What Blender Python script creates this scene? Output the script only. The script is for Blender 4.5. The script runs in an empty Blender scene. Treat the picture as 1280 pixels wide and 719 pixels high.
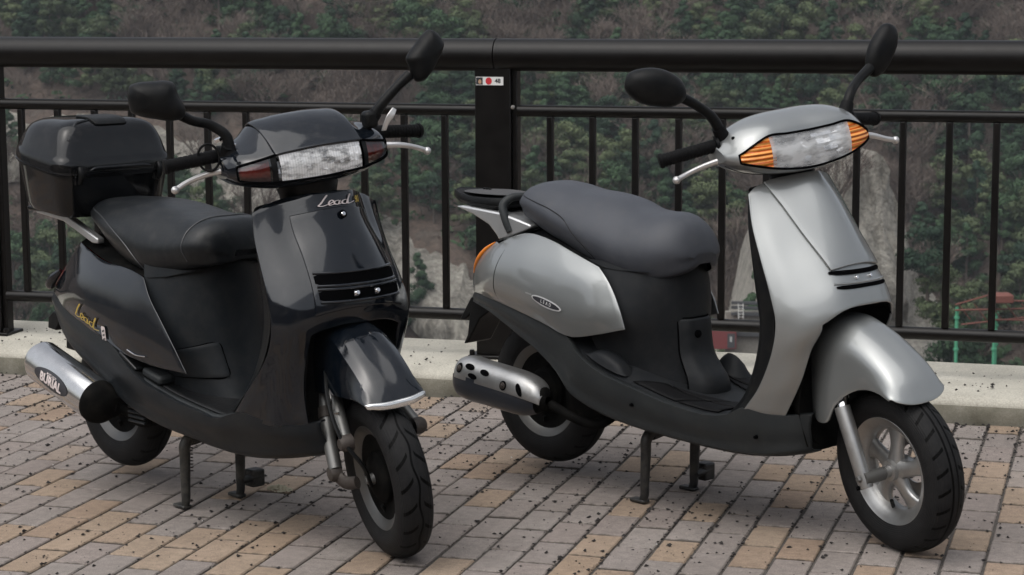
import bpy, bmesh, math, random
from mathutils import Vector, Matrix, noise
from mathutils.bvhtree import BVHTree

random.seed(7)
V = Vector
scene = bpy.context.scene
col = scene.collection
rad = math.radians

# ------------------------------------------------------------------ camera
YAW, PITCH, ROLL, CAM_H = rad(16.393), rad(8.3486), rad(-0.2929), 1.4525
fw = V((-math.sin(YAW) * math.cos(PITCH), math.cos(YAW) * math.cos(PITCH), -math.sin(PITCH)))
rt = V((math.cos(YAW), math.sin(YAW), 0))
up = rt.cross(fw)
r2 = rt * math.cos(ROLL) + up * math.sin(ROLL)
u2 = up * math.cos(ROLL) - rt * math.sin(ROLL)
cam_data = bpy.data.cameras.new("camera")
cam_data.sensor_fit = 'HORIZONTAL'
cam_data.sensor_width = 36.0
cam_data.lens = 74.9
cam_data.clip_start = 0.1
cam_data.clip_end = 3000
cam = bpy.data.objects.new("camera", cam_data)
col.objects.link(cam)
cam.matrix_world = Matrix(((r2.x, u2.x, -fw.x, 0), (r2.y, u2.y, -fw.y, 0), (r2.z, u2.z, -fw.z, CAM_H), (0, 0, 0, 1)))
scene.camera = cam
cam_data.dof.use_dof = True
cam_data.dof.focus_distance = 5.6
cam_data.dof.aperture_fstop = 15.0

# ------------------------------------------------------------------ sky, sun, exposure
SUN_EL, SUN_AZ = 62.0, 205.0      # azimuth in degrees clockwise from +Y
world = bpy.data.worlds.new("World")
scene.world = world
world.use_nodes = True
wn = world.node_tree
wn.nodes.clear()
sky = wn.nodes.new('ShaderNodeTexSky')
sky.sky_type = 'NISHITA'
sky.sun_disc = False
sky.sun_elevation = rad(SUN_EL)
sky.sun_rotation = rad(SUN_AZ)
sky.air_density = 1.0
sky.dust_density = 4.0
hs = wn.nodes.new('ShaderNodeHueSaturation')
hs.inputs['Saturation'].default_value = 0.32      # overcast: a grey sky
bg = wn.nodes.new('ShaderNodeBackground')
bg.inputs['Strength'].default_value = 0.14
wo = wn.nodes.new('ShaderNodeOutputWorld')
wn.links.new(sky.outputs[0], hs.inputs['Color'])
wn.links.new(hs.outputs[0], bg.inputs['Color'])
wn.links.new(bg.outputs[0], wo.inputs['Surface'])
sd = bpy.data.lights.new("sun", 'SUN')
sd.energy = 1.5
sd.angle = rad(88)
sd.color = (1.0, 0.985, 0.96)
sun = bpy.data.objects.new("sun", sd)
col.objects.link(sun)
az, el = rad(SUN_AZ), rad(SUN_EL)
sdir = V((math.sin(az) * math.cos(el), math.cos(az) * math.cos(el), math.sin(el)))
sun.rotation_euler = sdir.to_track_quat('Z', 'Y').to_euler()
sun.location = sdir * 30
scene.view_settings.view_transform = 'Standard'
scene.view_settings.look = 'None'
scene.view_settings.exposure = 0.27
scene.view_settings.gamma = 1.0
scene.view_settings.use_curve_mapping = False

# ------------------------------------------------------------------ material helpers
def nmat(name):
    m = bpy.data.materials.new(name)
    m.use_nodes = True
    nt = m.node_tree
    return m, nt, nt.nodes['Principled BSDF']

def node(nt, kind, **kw):
    n = nt.nodes.new('ShaderNode' + kind)
    for k, v in kw.items():
        if k.startswith('i_'):
            n.inputs[k[2:].replace('_', ' ')].default_value = v
        else:
            setattr(n, k, v)
    return n

def math_n(nt, op, a, b=None, c=None):
    n = nt.nodes.new('ShaderNodeMath'); n.operation = op
    for i, x in enumerate((a, b, c)):
        if x is None: continue
        if isinstance(x, (int, float)): n.inputs[i].default_value = x
        else: nt.links.new(x, n.inputs[i])
    return n.outputs[0]

def ramp(nt, fac, stops):
    n = nt.nodes.new('ShaderNodeValToRGB')
    e = n.color_ramp.elements
    while len(e) < len(stops): e.new(0.5)
    for el_, (p, c) in zip(e, stops):
        el_.position = p
        el_.color = (c[0], c[1], c[2], 1) if len(c) == 3 else c
    nt.links.new(fac, n.inputs[0])
    return n.outputs[0]

def mixc(nt, fac, a, b, mode='MIX'):
    n = nt.nodes.new('ShaderNodeMix'); n.data_type = 'RGBA'; n.blend_type = mode
    for i, x in ((0, fac), (6, a), (7, b)):
        if isinstance(x, (int, float)): n.inputs[i].default_value = x
        elif isinstance(x, tuple): n.inputs[i].default_value = (x[0], x[1], x[2], 1)
        else: nt.links.new(x, n.inputs[i])
    return n.outputs[2]

def objco(nt):
    return node(nt, 'TexCoord').outputs['Object']

def noise_t(nt, co, scale, detail=4, rough=0.55):
    n = node(nt, 'TexNoise')
    n.inputs['Scale'].default_value = scale
    n.inputs['Detail'].default_value = detail
    n.inputs['Roughness'].default_value = rough
    nt.links.new(co, n.inputs['Vector'])
    return n.outputs['Fac']

def bump(nt, h, strength, dist, b):
    n = node(nt, 'Bump')
    n.inputs['Strength'].default_value = strength
    n.inputs['Distance'].default_value = dist
    nt.links.new(h, n.inputs['Height'])
    nt.links.new(n.outputs[0], b.inputs['Normal'])
    return n

def simple(name, c, rough=0.5, metal=0.0, coat=0.0, var=0.0, bumps=0.0, bscale=300.0, spec=0.5, dust=0.0, flake=False):
    m, nt, b = nmat(name)
    b.inputs['Base Color'].default_value = (*c, 1)
    b.inputs['Roughness'].default_value = rough
    b.inputs['Metallic'].default_value = metal
    b.inputs['Coat Weight'].default_value = coat
    b.inputs['Coat Roughness'].default_value = 0.05
    b.inputs['Specular IOR Level'].default_value = spec
    co = objco(nt)
    colr = None
    if var > 0:
        f = noise_t(nt, co, 9.0, 6)
        colr = mixc(nt, f, tuple(x * (1 - var) for x in c), tuple(min(1, x * (1 + var)) for x in c))
        r = math_n(nt, 'MULTIPLY_ADD', f, 0.22, rough - 0.11)
        nt.links.new(r, b.inputs['Roughness'])
    if dust > 0:
        # fine settled dust: patchy, with a shape of its own
        f = noise_t(nt, co, 26.0, 8, 0.7)
        d = ramp(nt, f, [(0.42, (0, 0, 0)), (0.72, (dust, dust, dust))])
        colr = mixc(nt, d, colr if colr is not None else c, (0.16, 0.145, 0.12))
    if colr is not None:
        nt.links.new(colr, b.inputs['Base Color'])
    if flake:
        f = noise_t(nt, co, 1500.0, 1)
        r = math_n(nt, 'MULTIPLY_ADD', f, 0.30, rough - 0.15)
        nt.links.new(r, b.inputs['Roughness'])
    if bumps > 0:
        bump(nt, noise_t(nt, co, bscale, 3), bumps, 0.002, b)
    return m

# ------------------------------------------------------------------ mesh helpers
def tag(o, label=None, cat=None, group=None, kind=None):
    if label: o['label'] = label
    if cat: o['category'] = cat
    if group: o['group'] = group
    if kind: o['kind'] = kind
    return o

def link(name, me, mat, parent=None, M=None):
    o = bpy.data.objects.new(name, me)
    col.objects.link(o)
    if mat is not None and not me.materials:
        me.materials.append(mat)
    if parent is not None:
        o.parent = parent
    if M is not None:
        o.matrix_local = M
    return o

def mk(name, vs, fs, mat, parent=None, M=None, smooth=True, angle=40, fix=True, merge=0.0):
    me = bpy.data.meshes.new(name)
    me.from_pydata([tuple(v) for v in vs], [], [tuple(f) for f in fs])
    if fix or merge:
        bm = bmesh.new(); bm.from_mesh(me)
        if merge: bmesh.ops.remove_doubles(bm, verts=bm.verts, dist=merge)
        if fix: bmesh.ops.recalc_face_normals(bm, faces=bm.faces)
        bm.to_mesh(me); bm.free()
    if smooth:
        me.shade_smooth()
        me.set_sharp_from_angle(angle=rad(angle))
    return link(name, me, mat, parent, M)

def solid(o, t, off=-1.0, bev=0.0, seg=2):
    m = o.modifiers.new('solid', 'SOLIDIFY'); m.thickness = t; m.offset = off
    if bev: bevel(o, bev, seg)
    return o

def bevel(o, w, seg=2, ang=35):
    m = o.modifiers.new('bevel', 'BEVEL'); m.width = w; m.segments = seg
    m.limit_method = 'ANGLE'; m.angle_limit = rad(ang)
    return o

def cr(P, k, closed=False):
    """spline through the points of P, k steps between neighbours"""
    P = [V(p) for p in P]
    n = len(P)
    if n == 2 and not closed:
        return [P[0].lerp(P[1], i / k) for i in range(k + 1)]
    g = lambda i: P[i % n] if closed else P[max(0, min(n - 1, i))]
    T = []
    for i in range(n):
        a, b, c = g(i - 1), g(i), g(i + 1)
        d0, d1 = (b - a).length, (c - b).length
        if d0 < 1e-9 and d1 < 1e-9: T.append(V((0,) * len(b)))
        elif d0 < 1e-9: T.append((c - b) / d1)
        elif d1 < 1e-9: T.append((b - a) / d0)
        else: T.append(((b - a) / d0 * d1 + (c - b) / d1 * d0) / (d0 + d1))
    out = []
    for i in range(n if closed else n - 1):
        a, b = g(i), g(i + 1)
        d = (b - a).length
        m0, m1 = T[i] * d, T[(i + 1) % n] * d
        for j in range(k):
            t = j / k; t2 = t * t; t3 = t2 * t
            out.append(a * (2 * t3 - 3 * t2 + 1) + m0 * (t3 - 2 * t2 + t) + b * (3 * t2 - 2 * t3) + m1 * (t3 - t2))
    if not closed: out.append(P[-1].copy())
    return out

def flip(p): return V((p[0], -p[1], p[2]))

def grid(rows, ku=4, kv=4, mirror=False, closed=False):
    rails = [cr([r[j] for r in rows], ku) for j in range(len(rows[0]))]
    out = []
    for i in range(len(rails[0])):
        row = [rl[i] for rl in rails]
        if mirror: row = [flip(p) for p in reversed(row)][:-1] + row
        out.append(cr(row, kv, closed))
    return out

def gfaces(nr, nc, closed=False, skip=None, off=0):
    fs = []
    for i in range(nr - 1):
        for j in range(nc if closed else nc - 1):
            if skip and skip(i, j): continue
            fs.append((off + i * nc + j, off + i * nc + (j + 1) % nc, off + (i + 1) * nc + (j + 1) % nc, off + (i + 1) * nc + j))
    return fs

def gmesh(name, G, mat, parent, M=None, closed=False, skip=None, caps=False, angle=40, merge=0.0):
    nr, nc = len(G), len(G[0])
    vs = [p for r in G for p in r]
    fs = gfaces(nr, nc, closed, skip)
    if caps:
        fs.append(tuple(range(nc - 1, -1, -1)))
        fs.append(tuple(range((nr - 1) * nc, nr * nc)))
    return mk(name, vs, fs, mat, parent, M, angle=angle, merge=merge)

def bvh_of(G, closed=False):
    vs = [p for r in G for p in r]
    return BVHTree.FromPolygons([tuple(v) for v in vs], gfaces(len(G), len(G[0]), closed))

def cast(tree, o, d, off=0.0, fallback=None):
    d = V(d).normalized()
    h = tree.ray_cast(V(o), d)
    if h[0] is None: return fallback
    n = h[1]
    if n.dot(d) > 0: n = -n
    return h[0] + n * off

def frames(path):
    path = [V(p) for p in path]
    n = len(path); out = []; N = None
    for i in range(n):
        t = (path[min(n - 1, i + 1)] - path[max(0, i - 1)])
        t = t.normalized() if t.length > 1e-9 else V((0, 0, 1))
        if N is None:
            a = V((0, 0, 1)) if abs(t.z) < 0.9 else V((1, 0, 0))
            N = (a - t * a.dot(t)).normalized()
        else:
            N = (N - t * N.dot(t)).normalized()
        out.append((path[i], t, N, t.cross(N)))
    return out

def tube_geo(path, r, seg=10, k=0, ry=None, caps=True, vs=None, fs=None):
    vs = [] if vs is None else vs
    fs = [] if fs is None else fs
    if k: path = cr(path, k)
    n = len(path); o = len(vs)
    R = (lambda i: r) if isinstance(r, (int, float)) else (lambda i: cr([(a,) * 2 for a in r], 12)[round(i / (n - 1) * 12 * (len(r) - 1))][0])
    for i, (p, t, N, B) in enumerate(frames(path)):
        ra = R(i); rb = ra * (ry if ry else 1)
        for s in range(seg):
            a = 2 * math.pi * s / seg
            vs.append(p + N * (math.cos(a) * ra) + B * (math.sin(a) * rb))
    fs += gfaces(n, seg, True, off=o)
    if caps:
        fs.append(tuple(o + s for s in reversed(range(seg))))
        fs.append(tuple(o + (n - 1) * seg + s for s in range(seg)))
    return vs, fs

def tube(name, path, r, mat, parent=None, M=None, seg=10, k=0, ry=None, caps=True):
    vs, fs = tube_geo(path, r, seg, k, ry, caps)
    return mk(name, vs, fs, mat, parent, M)

def lathe_geo(prof, seg=40, axis='Y', c=(0, 0, 0), closed=False):
    vs = []; c = V(c); n = len(prof)
    for i in range(seg):
        a = 2 * math.pi * i / seg
        for (r, h) in prof:
            x, z = r * math.cos(a), r * math.sin(a)
            p = {'Y': (x, h, z), 'X': (h, x, z), 'Z': (x, z, h)}[axis]
            vs.append(c + V(p))
    fs = []
    for i in range(seg):
        for j in range(n if closed else n - 1):
            j2 = (j + 1) % n; i2 = (i + 1) % seg
            fs.append((i * n + j, i * n + j2, i2 * n + j2, i2 * n + j))
    return vs, fs

def lathe(name, prof, mat, parent=None, M=None, seg=40, axis='Y', c=(0, 0, 0), closed=False, angle=35):
    vs, fs = lathe_geo(prof, seg, axis, c, closed)
    return mk(name, vs, fs, mat, parent, M, angle=angle, merge=1e-5)

def lathe_dir(name, prof, mat, parent, pos, d, M=None, seg=20):
    """lathe about direction d at pos; prof = [(r, h)]"""
    q = V(d).to_track_quat('Z', 'Y').to_matrix()
    vs, fs = lathe_geo(prof, seg, 'Z')
    return mk(name, [q @ v + V(pos) for v in vs], fs, mat, parent, M, merge=1e-5)

def prism(name, outline, a, b, mat, parent=None, M=None, plane='XZ', bev=0.0, smooth=True, taper=0.0):
    """outline in plane, extruded from a to b along the third axis"""
    def pt(u, w, h): return {'XZ': (u, h, w), 'YZ': (h, u, w), 'XY': (u, w, h)}[plane]
    n = len(outline)
    vs = [pt(u, w, a) for u, w in outline] + [pt(u, w, b) for u, w in outline]
    fs = [tuple(range(n)), tuple(range(2 * n - 1, n - 1, -1))] + [(i, (i + 1) % n, n + (i + 1) % n, n + i) for i in range(n)]
    o = mk(name, vs, fs, mat, parent, M, smooth=smooth, angle=30)
    if bev: bevel(o, bev)
    return o

def box_geo(x0, x1, y0, y1, z0, z1, vs=None, fs=None):
    vs = [] if vs is None else vs; fs = [] if fs is None else fs
    o = len(vs)
    vs += [V((x, y, z)) for z in (z0, z1) for y in (y0, y1) for x in (x0, x1)]
    fs += [tuple(o + i for i in f) for f in ((0, 2, 3, 1), (4, 5, 7, 6), (0, 1, 5, 4), (2, 6, 7, 3), (0, 4, 6, 2), (1, 3, 7, 5))]
    return vs, fs

def box(name, x0, x1, y0, y1, z0, z1, mat, parent=None, M=None, bev=0.0):
    vs, fs = box_geo(x0, x1, y0, y1, z0, z1)
    o = mk(name, vs, fs, mat, parent, M, smooth=bool(bev), angle=30)
    if bev: bevel(o, bev)
    return o

def text_geo(body, size=1.0, shear=0.0, spacing=1.0, res=3, bold=0.0):
    cu = bpy.data.curves.new('t', 'FONT')
    cu.body = body; cu.size = size; cu.shear = shear; cu.space_character = spacing
    cu.resolution_u = res; cu.offset = bold
    cu.align_x = 'CENTER'; cu.align_y = 'CENTER'
    o = bpy.data.objects.new('t', cu); col.objects.link(o)
    dg = bpy.context.evaluated_depsgraph_get()
    me = bpy.data.meshes.new_from_object(o.evaluated_get(dg))
    bm = bmesh.new(); bm.from_mesh(me)
    bmesh.ops.triangulate(bm, faces=bm.faces)
    for _ in range(1):
        bmesh.ops.subdivide_edges(bm, edges=[e for e in bm.edges if e.calc_length() > size * 0.3], cuts=1)
        bmesh.ops.triangulate(bm, faces=bm.faces)
    vs = [(v.co.x, v.co.y) for v in bm.verts]
    fs = [tuple(v.index for v in f.verts) for f in bm.faces]
    bm.free()
    bpy.data.objects.remove(o); bpy.data.curves.remove(cu); bpy.data.meshes.remove(me)
    return vs, fs

def stroke_geo(paths, w, k=8, r=None):
    """flat ribbon strokes in 2D -> vs2, fs"""
    vs, fs = [], []
    for P in paths:
        Q = cr([(x, y, 0) for x, y in P], k)
        o = len(vs); n = len(Q)
        for i in range(n):
            t = (Q[min(n - 1, i + 1)] - Q[max(0, i - 1)]).normalized()
            ww = w * (0.62 + 0.38 * abs(math.sin(math.atan2(t.y, t.x) - 0.5)))
            if i in (0, n - 1): ww *= 0.4
            nn = V((-t.y, t.x, 0))
            a, b = Q[i] + nn * ww, Q[i] - nn * ww
            vs += [(a.x, a.y), (b.x, b.y)]
        fs += [(o + 2 * i, o + 2 * i + 1, o + 2 * i + 3, o + 2 * i + 2) for i in range(n - 1)]
    return vs, fs

def decal(name, geo, fmap, mat, parent, M=None, thick=0.0012):
    vs2, fs = geo
    vs = [fmap(u, v) for u, v in vs2]
    ok = [p is not None for p in vs]
    vs = [p if p is not None else V((0, 0, 0)) for p in vs]
    fs = [f for f in fs if all(ok[i] for i in f)]
    used = sorted({i for f in fs for i in f}); mp = {a: b for b, a in enumerate(used)}
    return mk(name, [vs[i] for i in used], [tuple(mp[i] for i in f) for f in fs], mat, parent, M, fix=False)

def ellipse2(a, b, n=24, rot=0.0, cx=0, cy=0, rings=3):
    vs = [(cx, cy)]; fs = []
    for k in range(1, rings + 1):
        for i in range(n):
            t = 2 * math.pi * i / n
            x, y = a * k / rings * math.cos(t), b * k / rings * math.sin(t)
            vs.append((cx + x * math.cos(rot) - y * math.sin(rot), cy + x * math.sin(rot) + y * math.cos(rot)))
    for i in range(n):
        fs.append((0, 1 + i, 1 + (i + 1) % n))
        for k in range(rings - 1):
            o = 1 + k * n
            fs.append((o + i, o + n + i, o + n + (i + 1) % n, o + (i + 1) % n))
    return vs, fs

def quad2(c, nu=8, nv=6, rnd=0.0):
    """bilinear quad patch, corners c0..c3"""
    vs = []; fs = []
    c = [V(x) for x in c]
    for i in range(nu + 1):
        for j in range(nv + 1):
            u, v = i / nu, j / nv
            if rnd:
                du, dv = abs(u - .5) * 2, abs(v - .5) * 2
                q = (max(0, du - (1 - rnd)) ** 2 + max(0, dv - (1 - rnd)) ** 2) ** .5
                if q > rnd:
                    f = rnd / q
                    u = .5 + math.copysign((1 - rnd) + (du - (1 - rnd)) * f, u - .5) / 2 if du > 1 - rnd else u
                    v = .5 + math.copysign((1 - rnd) + (dv - (1 - rnd)) * f, v - .5) / 2 if dv > 1 - rnd else v
            p = (c[0] * (1 - u) + c[1] * u) * (1 - v) + (c[3] * (1 - u) + c[2] * u) * v
            vs.append((p.x, p.y))
    for i in range(nu):
        for j in range(nv):
            a = i * (nv + 1) + j
            fs.append((a, a + nv + 1, a + nv + 2, a + 1))
    return vs, fs

# ================================================================== THE SETTING
def W(s, d, z):
    """valley frame: s metres across, d metres out from the terrace"""
    return V((s * math.cos(YAW) - d * math.sin(YAW), s * math.sin(YAW) + d * math.cos(YAW), z))

# ---- paving
BW, BX0, BY0 = 0.1025, -1.5566, 6.4015      # paver pitch, first column joint, first row joint

def brick_mat():
    m, nt, b = nmat('paver')
    geo = node(nt, 'NewGeometry')
    sep = node(nt, 'SeparateXYZ')
    nt.links.new(geo.outputs['Position'], sep.inputs[0])
    cx = math_n(nt, 'FLOOR', math_n(nt, 'DIVIDE', math_n(nt, 'SUBTRACT', sep.outputs[0], BX0), BW))
    par = math_n(nt, 'PINGPONG', cx, 1.0)
    ry = math_n(nt, 'FLOOR', math_n(nt, 'ADD', math_n(nt, 'DIVIDE', math_n(nt, 'SUBTRACT', sep.outputs[1], BY0), 2 * BW),
                                    math_n(nt, 'MULTIPLY_ADD', par, 0.5, -0.5)))
    cmb = node(nt, 'CombineXYZ')
    nt.links.new(cx, cmb.inputs[0]); nt.links.new(ry, cmb.inputs[1])
    wnz = node(nt, 'TexWhiteNoise', noise_dimensions='3D')
    nt.links.new(cmb.outputs[0], wnz.inputs['Vector'])
    base = ramp(nt, wnz.outputs['Value'], [(0.0, (0.226, 0.196, 0.178)), (0.22, (0.252, 0.223, 0.203)), (0.45, (0.236, 0.2, 0.18)),
                                        (0.66, (0.262, 0.231, 0.21)), (0.68, (0.278, 0.206, 0.147)), (0.85, (0.305, 0.236, 0.176)), (1.0, (0.274, 0.201, 0.147))])
    pos = geo.outputs['Position']
    fine = noise_t(nt, pos, 420.0, 3, 0.7)
    mid = noise_t(nt, pos, 38.0, 5, 0.6)
    big = noise_t(nt, pos, 2.6, 5, 0.6)
    c = mixc(nt, 1.0, base, ramp(nt, fine, [(0.3, (0.58, 0.58, 0.58)), (0.7, (1.38, 1.38, 1.38))]), 'MULTIPLY')
    c = mixc(nt, 1.0, c, ramp(nt, mid, [(0.3, (0.82, 0.82, 0.82)), (0.7, (1.12, 1.12, 1.12))]), 'MULTIPLY')
    c = mixc(nt, 1.0, c, ramp(nt, big, [(0.3, (0.8, 0.79, 0.78)), (0.7, (1.12, 1.12, 1.12))]), 'MULTIPLY')
    sp = ramp(nt, noise_t(nt, pos, 700.0, 1), [(0.70, (0, 0, 0)), (0.76, (1, 1, 1))])
    c = mixc(nt, math_n(nt, 'MULTIPLY', sp, 0.35), c, (0.5, 0.48, 0.45))
    # grime worked into the paver edges
    fx = math_n(nt, 'FRACT', math_n(nt, 'DIVIDE', math_n(nt, 'SUBTRACT', sep.outputs[0], BX0), BW))
    fy = math_n(nt, 'FRACT', math_n(nt, 'ADD', math_n(nt, 'DIVIDE', math_n(nt, 'SUBTRACT', sep.outputs[1], BY0), 2 * BW), math_n(nt, 'MULTIPLY_ADD', par, 0.5, -0.5)))
    ex = math_n(nt, 'MULTIPLY', math_n(nt, 'SUBTRACT', 0.5, math_n(nt, 'ABSOLUTE', math_n(nt, 'SUBTRACT', fx, 0.5))), BW)
    ey = math_n(nt, 'MULTIPLY', math_n(nt, 'SUBTRACT', 0.5, math_n(nt, 'ABSOLUTE', math_n(nt, 'SUBTRACT', fy, 0.5))), 2 * BW)
    ed = math_n(nt, 'ADD', math_n(nt, 'MINIMUM', math_n(nt, 'MULTIPLY', ex, 1.75), math_n(nt, 'MULTIPLY', ey, 0.88)), math_n(nt, 'MULTIPLY', math_n(nt, 'SUBTRACT', mid, 0.5), 0.009))
    gr = ramp(nt, math_n(nt, 'MULTIPLY', ed, 80.0), [(0.36, (0.86, 0.86, 0.86)), (0.62, (0.0, 0.0, 0.0))])
    c = mixc(nt, gr, c, mixc(nt, fine, (0.012, 0.01, 0.008), (0.11, 0.095, 0.08)))
    nt.links.new(c, b.inputs['Base Color'])
    b.inputs['Roughness'].default_value = 0.82
    b.inputs['Specular IOR Level'].default_value = 0.3
    bump(nt, math_n(nt, 'ADD', fine, mid), 0.5, 0.0018, b)
    return m

M_brick = brick_mat()

def joint_mat():
    m, nt, b = nmat('joint_sand')
    pos = node(nt, 'NewGeometry').outputs['Position']
    f = noise_t(nt, pos, 260.0, 4, 0.7)
    c = ramp(nt, f, [(0.3, (0.02, 0.017, 0.015)), (0.55, (0.085, 0.074, 0.064)), (0.75, (0.22, 0.2, 0.175))])
    nt.links.new(c, b.inputs['Base Color'])
    b.inputs['Roughness'].default_value = 0.95
    bump(nt, f, 0.8, 0.003, b)
    return m

M_joint = joint_mat()
# the terrace: one sheet that reaches far behind the viewer, ending at the kerb
pavement = mk('pavement', [(-300, -290, -0.006), (300, -290, -0.006), (300, 7.42, -0.006), (-300, 7.42, -0.006)], [(0, 1, 2, 3)], M_joint, smooth=False)
tag(pavement, kind='structure')

def brick_geo(w, l, hgt, ch):
    x, y = w / 2, l / 2
    vs = [(-x, -y, -0.03), (x, -y, -0.03), (x, y, -0.03), (-x, y, -0.03),
          (-x, -y, hgt - ch), (x, -y, hgt - ch), (x, y, hgt - ch), (-x, y, hgt - ch),
          (-x + ch, -y + ch, hgt), (x - ch, -y + ch, hgt), (x - ch, y - ch, hgt), (-x + ch, y - ch, hgt)]
    fs = [(0, 1, 5, 4), (1, 2, 6, 5), (2, 3, 7, 6), (3, 0, 4, 7), (4, 5, 9, 8), (5, 6, 10, 9), (6, 7, 11, 10), (7, 4, 8, 11), (8, 9, 10, 11)]
    return vs, fs

brick_me = []
for i in range(5):
    rnd = random.Random(i)
    vs, fs = brick_geo(BW - 0.006 - rnd.random() * 0.002, 2 * BW - 0.0095 - rnd.random() * 0.002, 0, 0.003 + rnd.random() * 0.001)
    me = bpy.data.meshes.new('brick'); me.from_pydata(vs, [], fs); me.materials.append(M_brick)
    brick_me.append(me)

def cam_px(p):
    q = V(p) - V((0, 0, CAM_H))
    z = q.dot(fw)
    return (640 + 2663 * q.dot(r2) / z, 359.5 - 2663 * q.dot(u2) / z) if z > 0.1 else (-9e9, 9e9)

near, rest = [], []
for k in range(-46, 42):
    half = 0.0 if k % 2 else 1.0
    for j in range(-36, 5):
        x = BX0 + (k + 0.5) * BW
        y = BY0 + (j + 0.5 + 0.5 * half) * 2 * BW
        y1 = min(y + BW, 6.93); y0 = y - BW
        if y1 - y0 < 0.03: continue
        px = cam_px((x, y, 0))
        seen = -40 < px[0] < 1320 and 440 < px[1] < 745
        (near if seen and y1 - y0 > 0.19 else rest).append((x, y, y0, y1, px[1]))
near.sort(key=lambda t: -t[4])
rest += near[298:]
near = near[:298]
for i, (x, y, y0, y1, _) in enumerate(near):
    rnd = random.Random(i * 13 + 5)
    o = bpy.data.objects.new('brick', brick_me[i % 5]); col.objects.link(o)
    o.parent = pavement
    o.location = (x + rnd.uniform(-.0008, .0008), y + rnd.uniform(-.0008, .0008), rnd.uniform(-.0016, .0012))
    o.rotation_euler = (rnd.uniform(-.006, .006), rnd.uniform(-.01, .01), rnd.uniform(-.006, .006) + (math.pi if rnd.random() < .5 else 0))
vs, fs = [], []
for i, (x, y, y0, y1, _) in enumerate(rest):
    rnd = random.Random(i * 7 + 1)
    gv, gf = brick_geo(BW - 0.005, (y1 - y0) - 0.0105, rnd.uniform(-.0016, .0012), 0.003)
    o = len(vs); yc = (y0 + y1) / 2
    vs += [(a + x, b + yc, c) for a, b, c in gv]; fs += [tuple(q + o for q in f) for f in gf]
tag(mk('paving_bricks', vs, fs, M_brick, pavement, smooth=False, fix=False), kind='stuff')

# ---- kerb
def concrete_mat(name, c0, c1, dirt=True):
    m, nt, b = nmat(name)
    geo = node(nt, 'NewGeometry'); pos = geo.outputs['Position']
    sep = node(nt, 'SeparateXYZ'); nt.links.new(pos, sep.inputs[0])
    n1 = noise_t(nt, pos, 6.0, 7, 0.65); n2 = noise_t(nt, pos, 160.0, 3, 0.7); n3 = noise_t(nt, pos, 55.0, 4, 0.6)
    c = ramp(nt, n1, [(0.3, c0), (0.7, c1)])
    c = mixc(nt, 1.0, c, ramp(nt, n2, [(0.3, (0.78, 0.78, 0.78)), (0.7, (1.15, 1.15, 1.15))]), 'MULTIPLY')
    pits = ramp(nt, n3, [(0.28, (1, 1, 1)), (0.33, (0, 0, 0))])
    c = mixc(nt, math_n(nt, 'MULTIPLY', pits, 0.75), c, (0.05, 0.048, 0.04))
    if dirt:   # grime and moss on the upright face, washed-out top
        nz = node(nt, 'SeparateXYZ'); nt.links.new(geo.outputs['True Normal'], nz.inputs[0])
        face = ramp(nt, nz.outputs[2], [(0.25, (1, 1, 1)), (0.55, (0, 0, 0))])
        g = math_n(nt, 'MULTIPLY', face, ramp(nt, noise_t(nt, pos, 9.0, 6), [(0.3, (0.55, 0.55, 0.55)), (0.7, (0.95, 0.95, 0.95))]))
        c = mixc(nt, g, c, (0.085, 0.078, 0.052))
    nt.links.new(c, b.inputs['Base Color'])
    b.inputs['Roughness'].default_value = 0.9
    bump(nt, math_n(nt, 'ADD', n2, math_n(nt, 'MULTIPLY', pits, -1.5)), 0.55, 0.003, b)
    return m

M_conc = concrete_mat('kerb_concrete', (0.375, 0.355, 0.3), (0.5, 0.475, 0.405))
prof = [(6.935, -0.02), (6.938, 0.058), (6.948, 0.074), (7.0, 0.092), (7.1, 0.099), (7.3, 0.101), (7.47, 0.1), (7.485, 0.09), (7.49, -0.6)]
G = []
for i in range(0, 61):
    x = -7.5 + i * 0.18
    G.append([(x, y + 0.0018 * noise.noise((x * 3, y * 9, z * 9)), z + (0.002 * noise.noise((x * 2.3, y * 5, 4)) if z > 0.03 else 0)) for y, z in prof])
G = [cr(r, 3) for r in G]
kerb = gmesh('kerb', [[V(p) for p in r] for r in G], M_conc, None, angle=25)
tag(kerb, kind='structure')

# ---- railing
def rail_mat():
    m, nt, b = nmat('railing_paint')
    pos = node(nt, 'NewGeometry').outputs['Position']
    f = noise_t(nt, pos, 14.0, 6, 0.65)
    c = ramp(nt, f, [(0.3, (0.0028, 0.0023, 0.0021)), (0.7, (0.0055, 0.0046, 0.004))])
    d = ramp(nt, noise_t(nt, pos, 70.0, 6, 0.7), [(0.6, (0, 0, 0)), (0.8, (0.22, 0.22, 0.22))])
    c = mixc(nt, d, c, (0.03, 0.027, 0.023))
    nt.links.new(c, b.inputs['Base Color'])
    nt.links.new(math_n(nt, 'MULTIPLY_ADD', f, 0.2, 0.28), b.inputs['Roughness'])
    b.inputs['Specular IOR Level'].default_value = 0.26
    bump(nt, noise_t(nt, pos, 240.0, 2), 0.12, 0.001, b)
    return m

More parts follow.
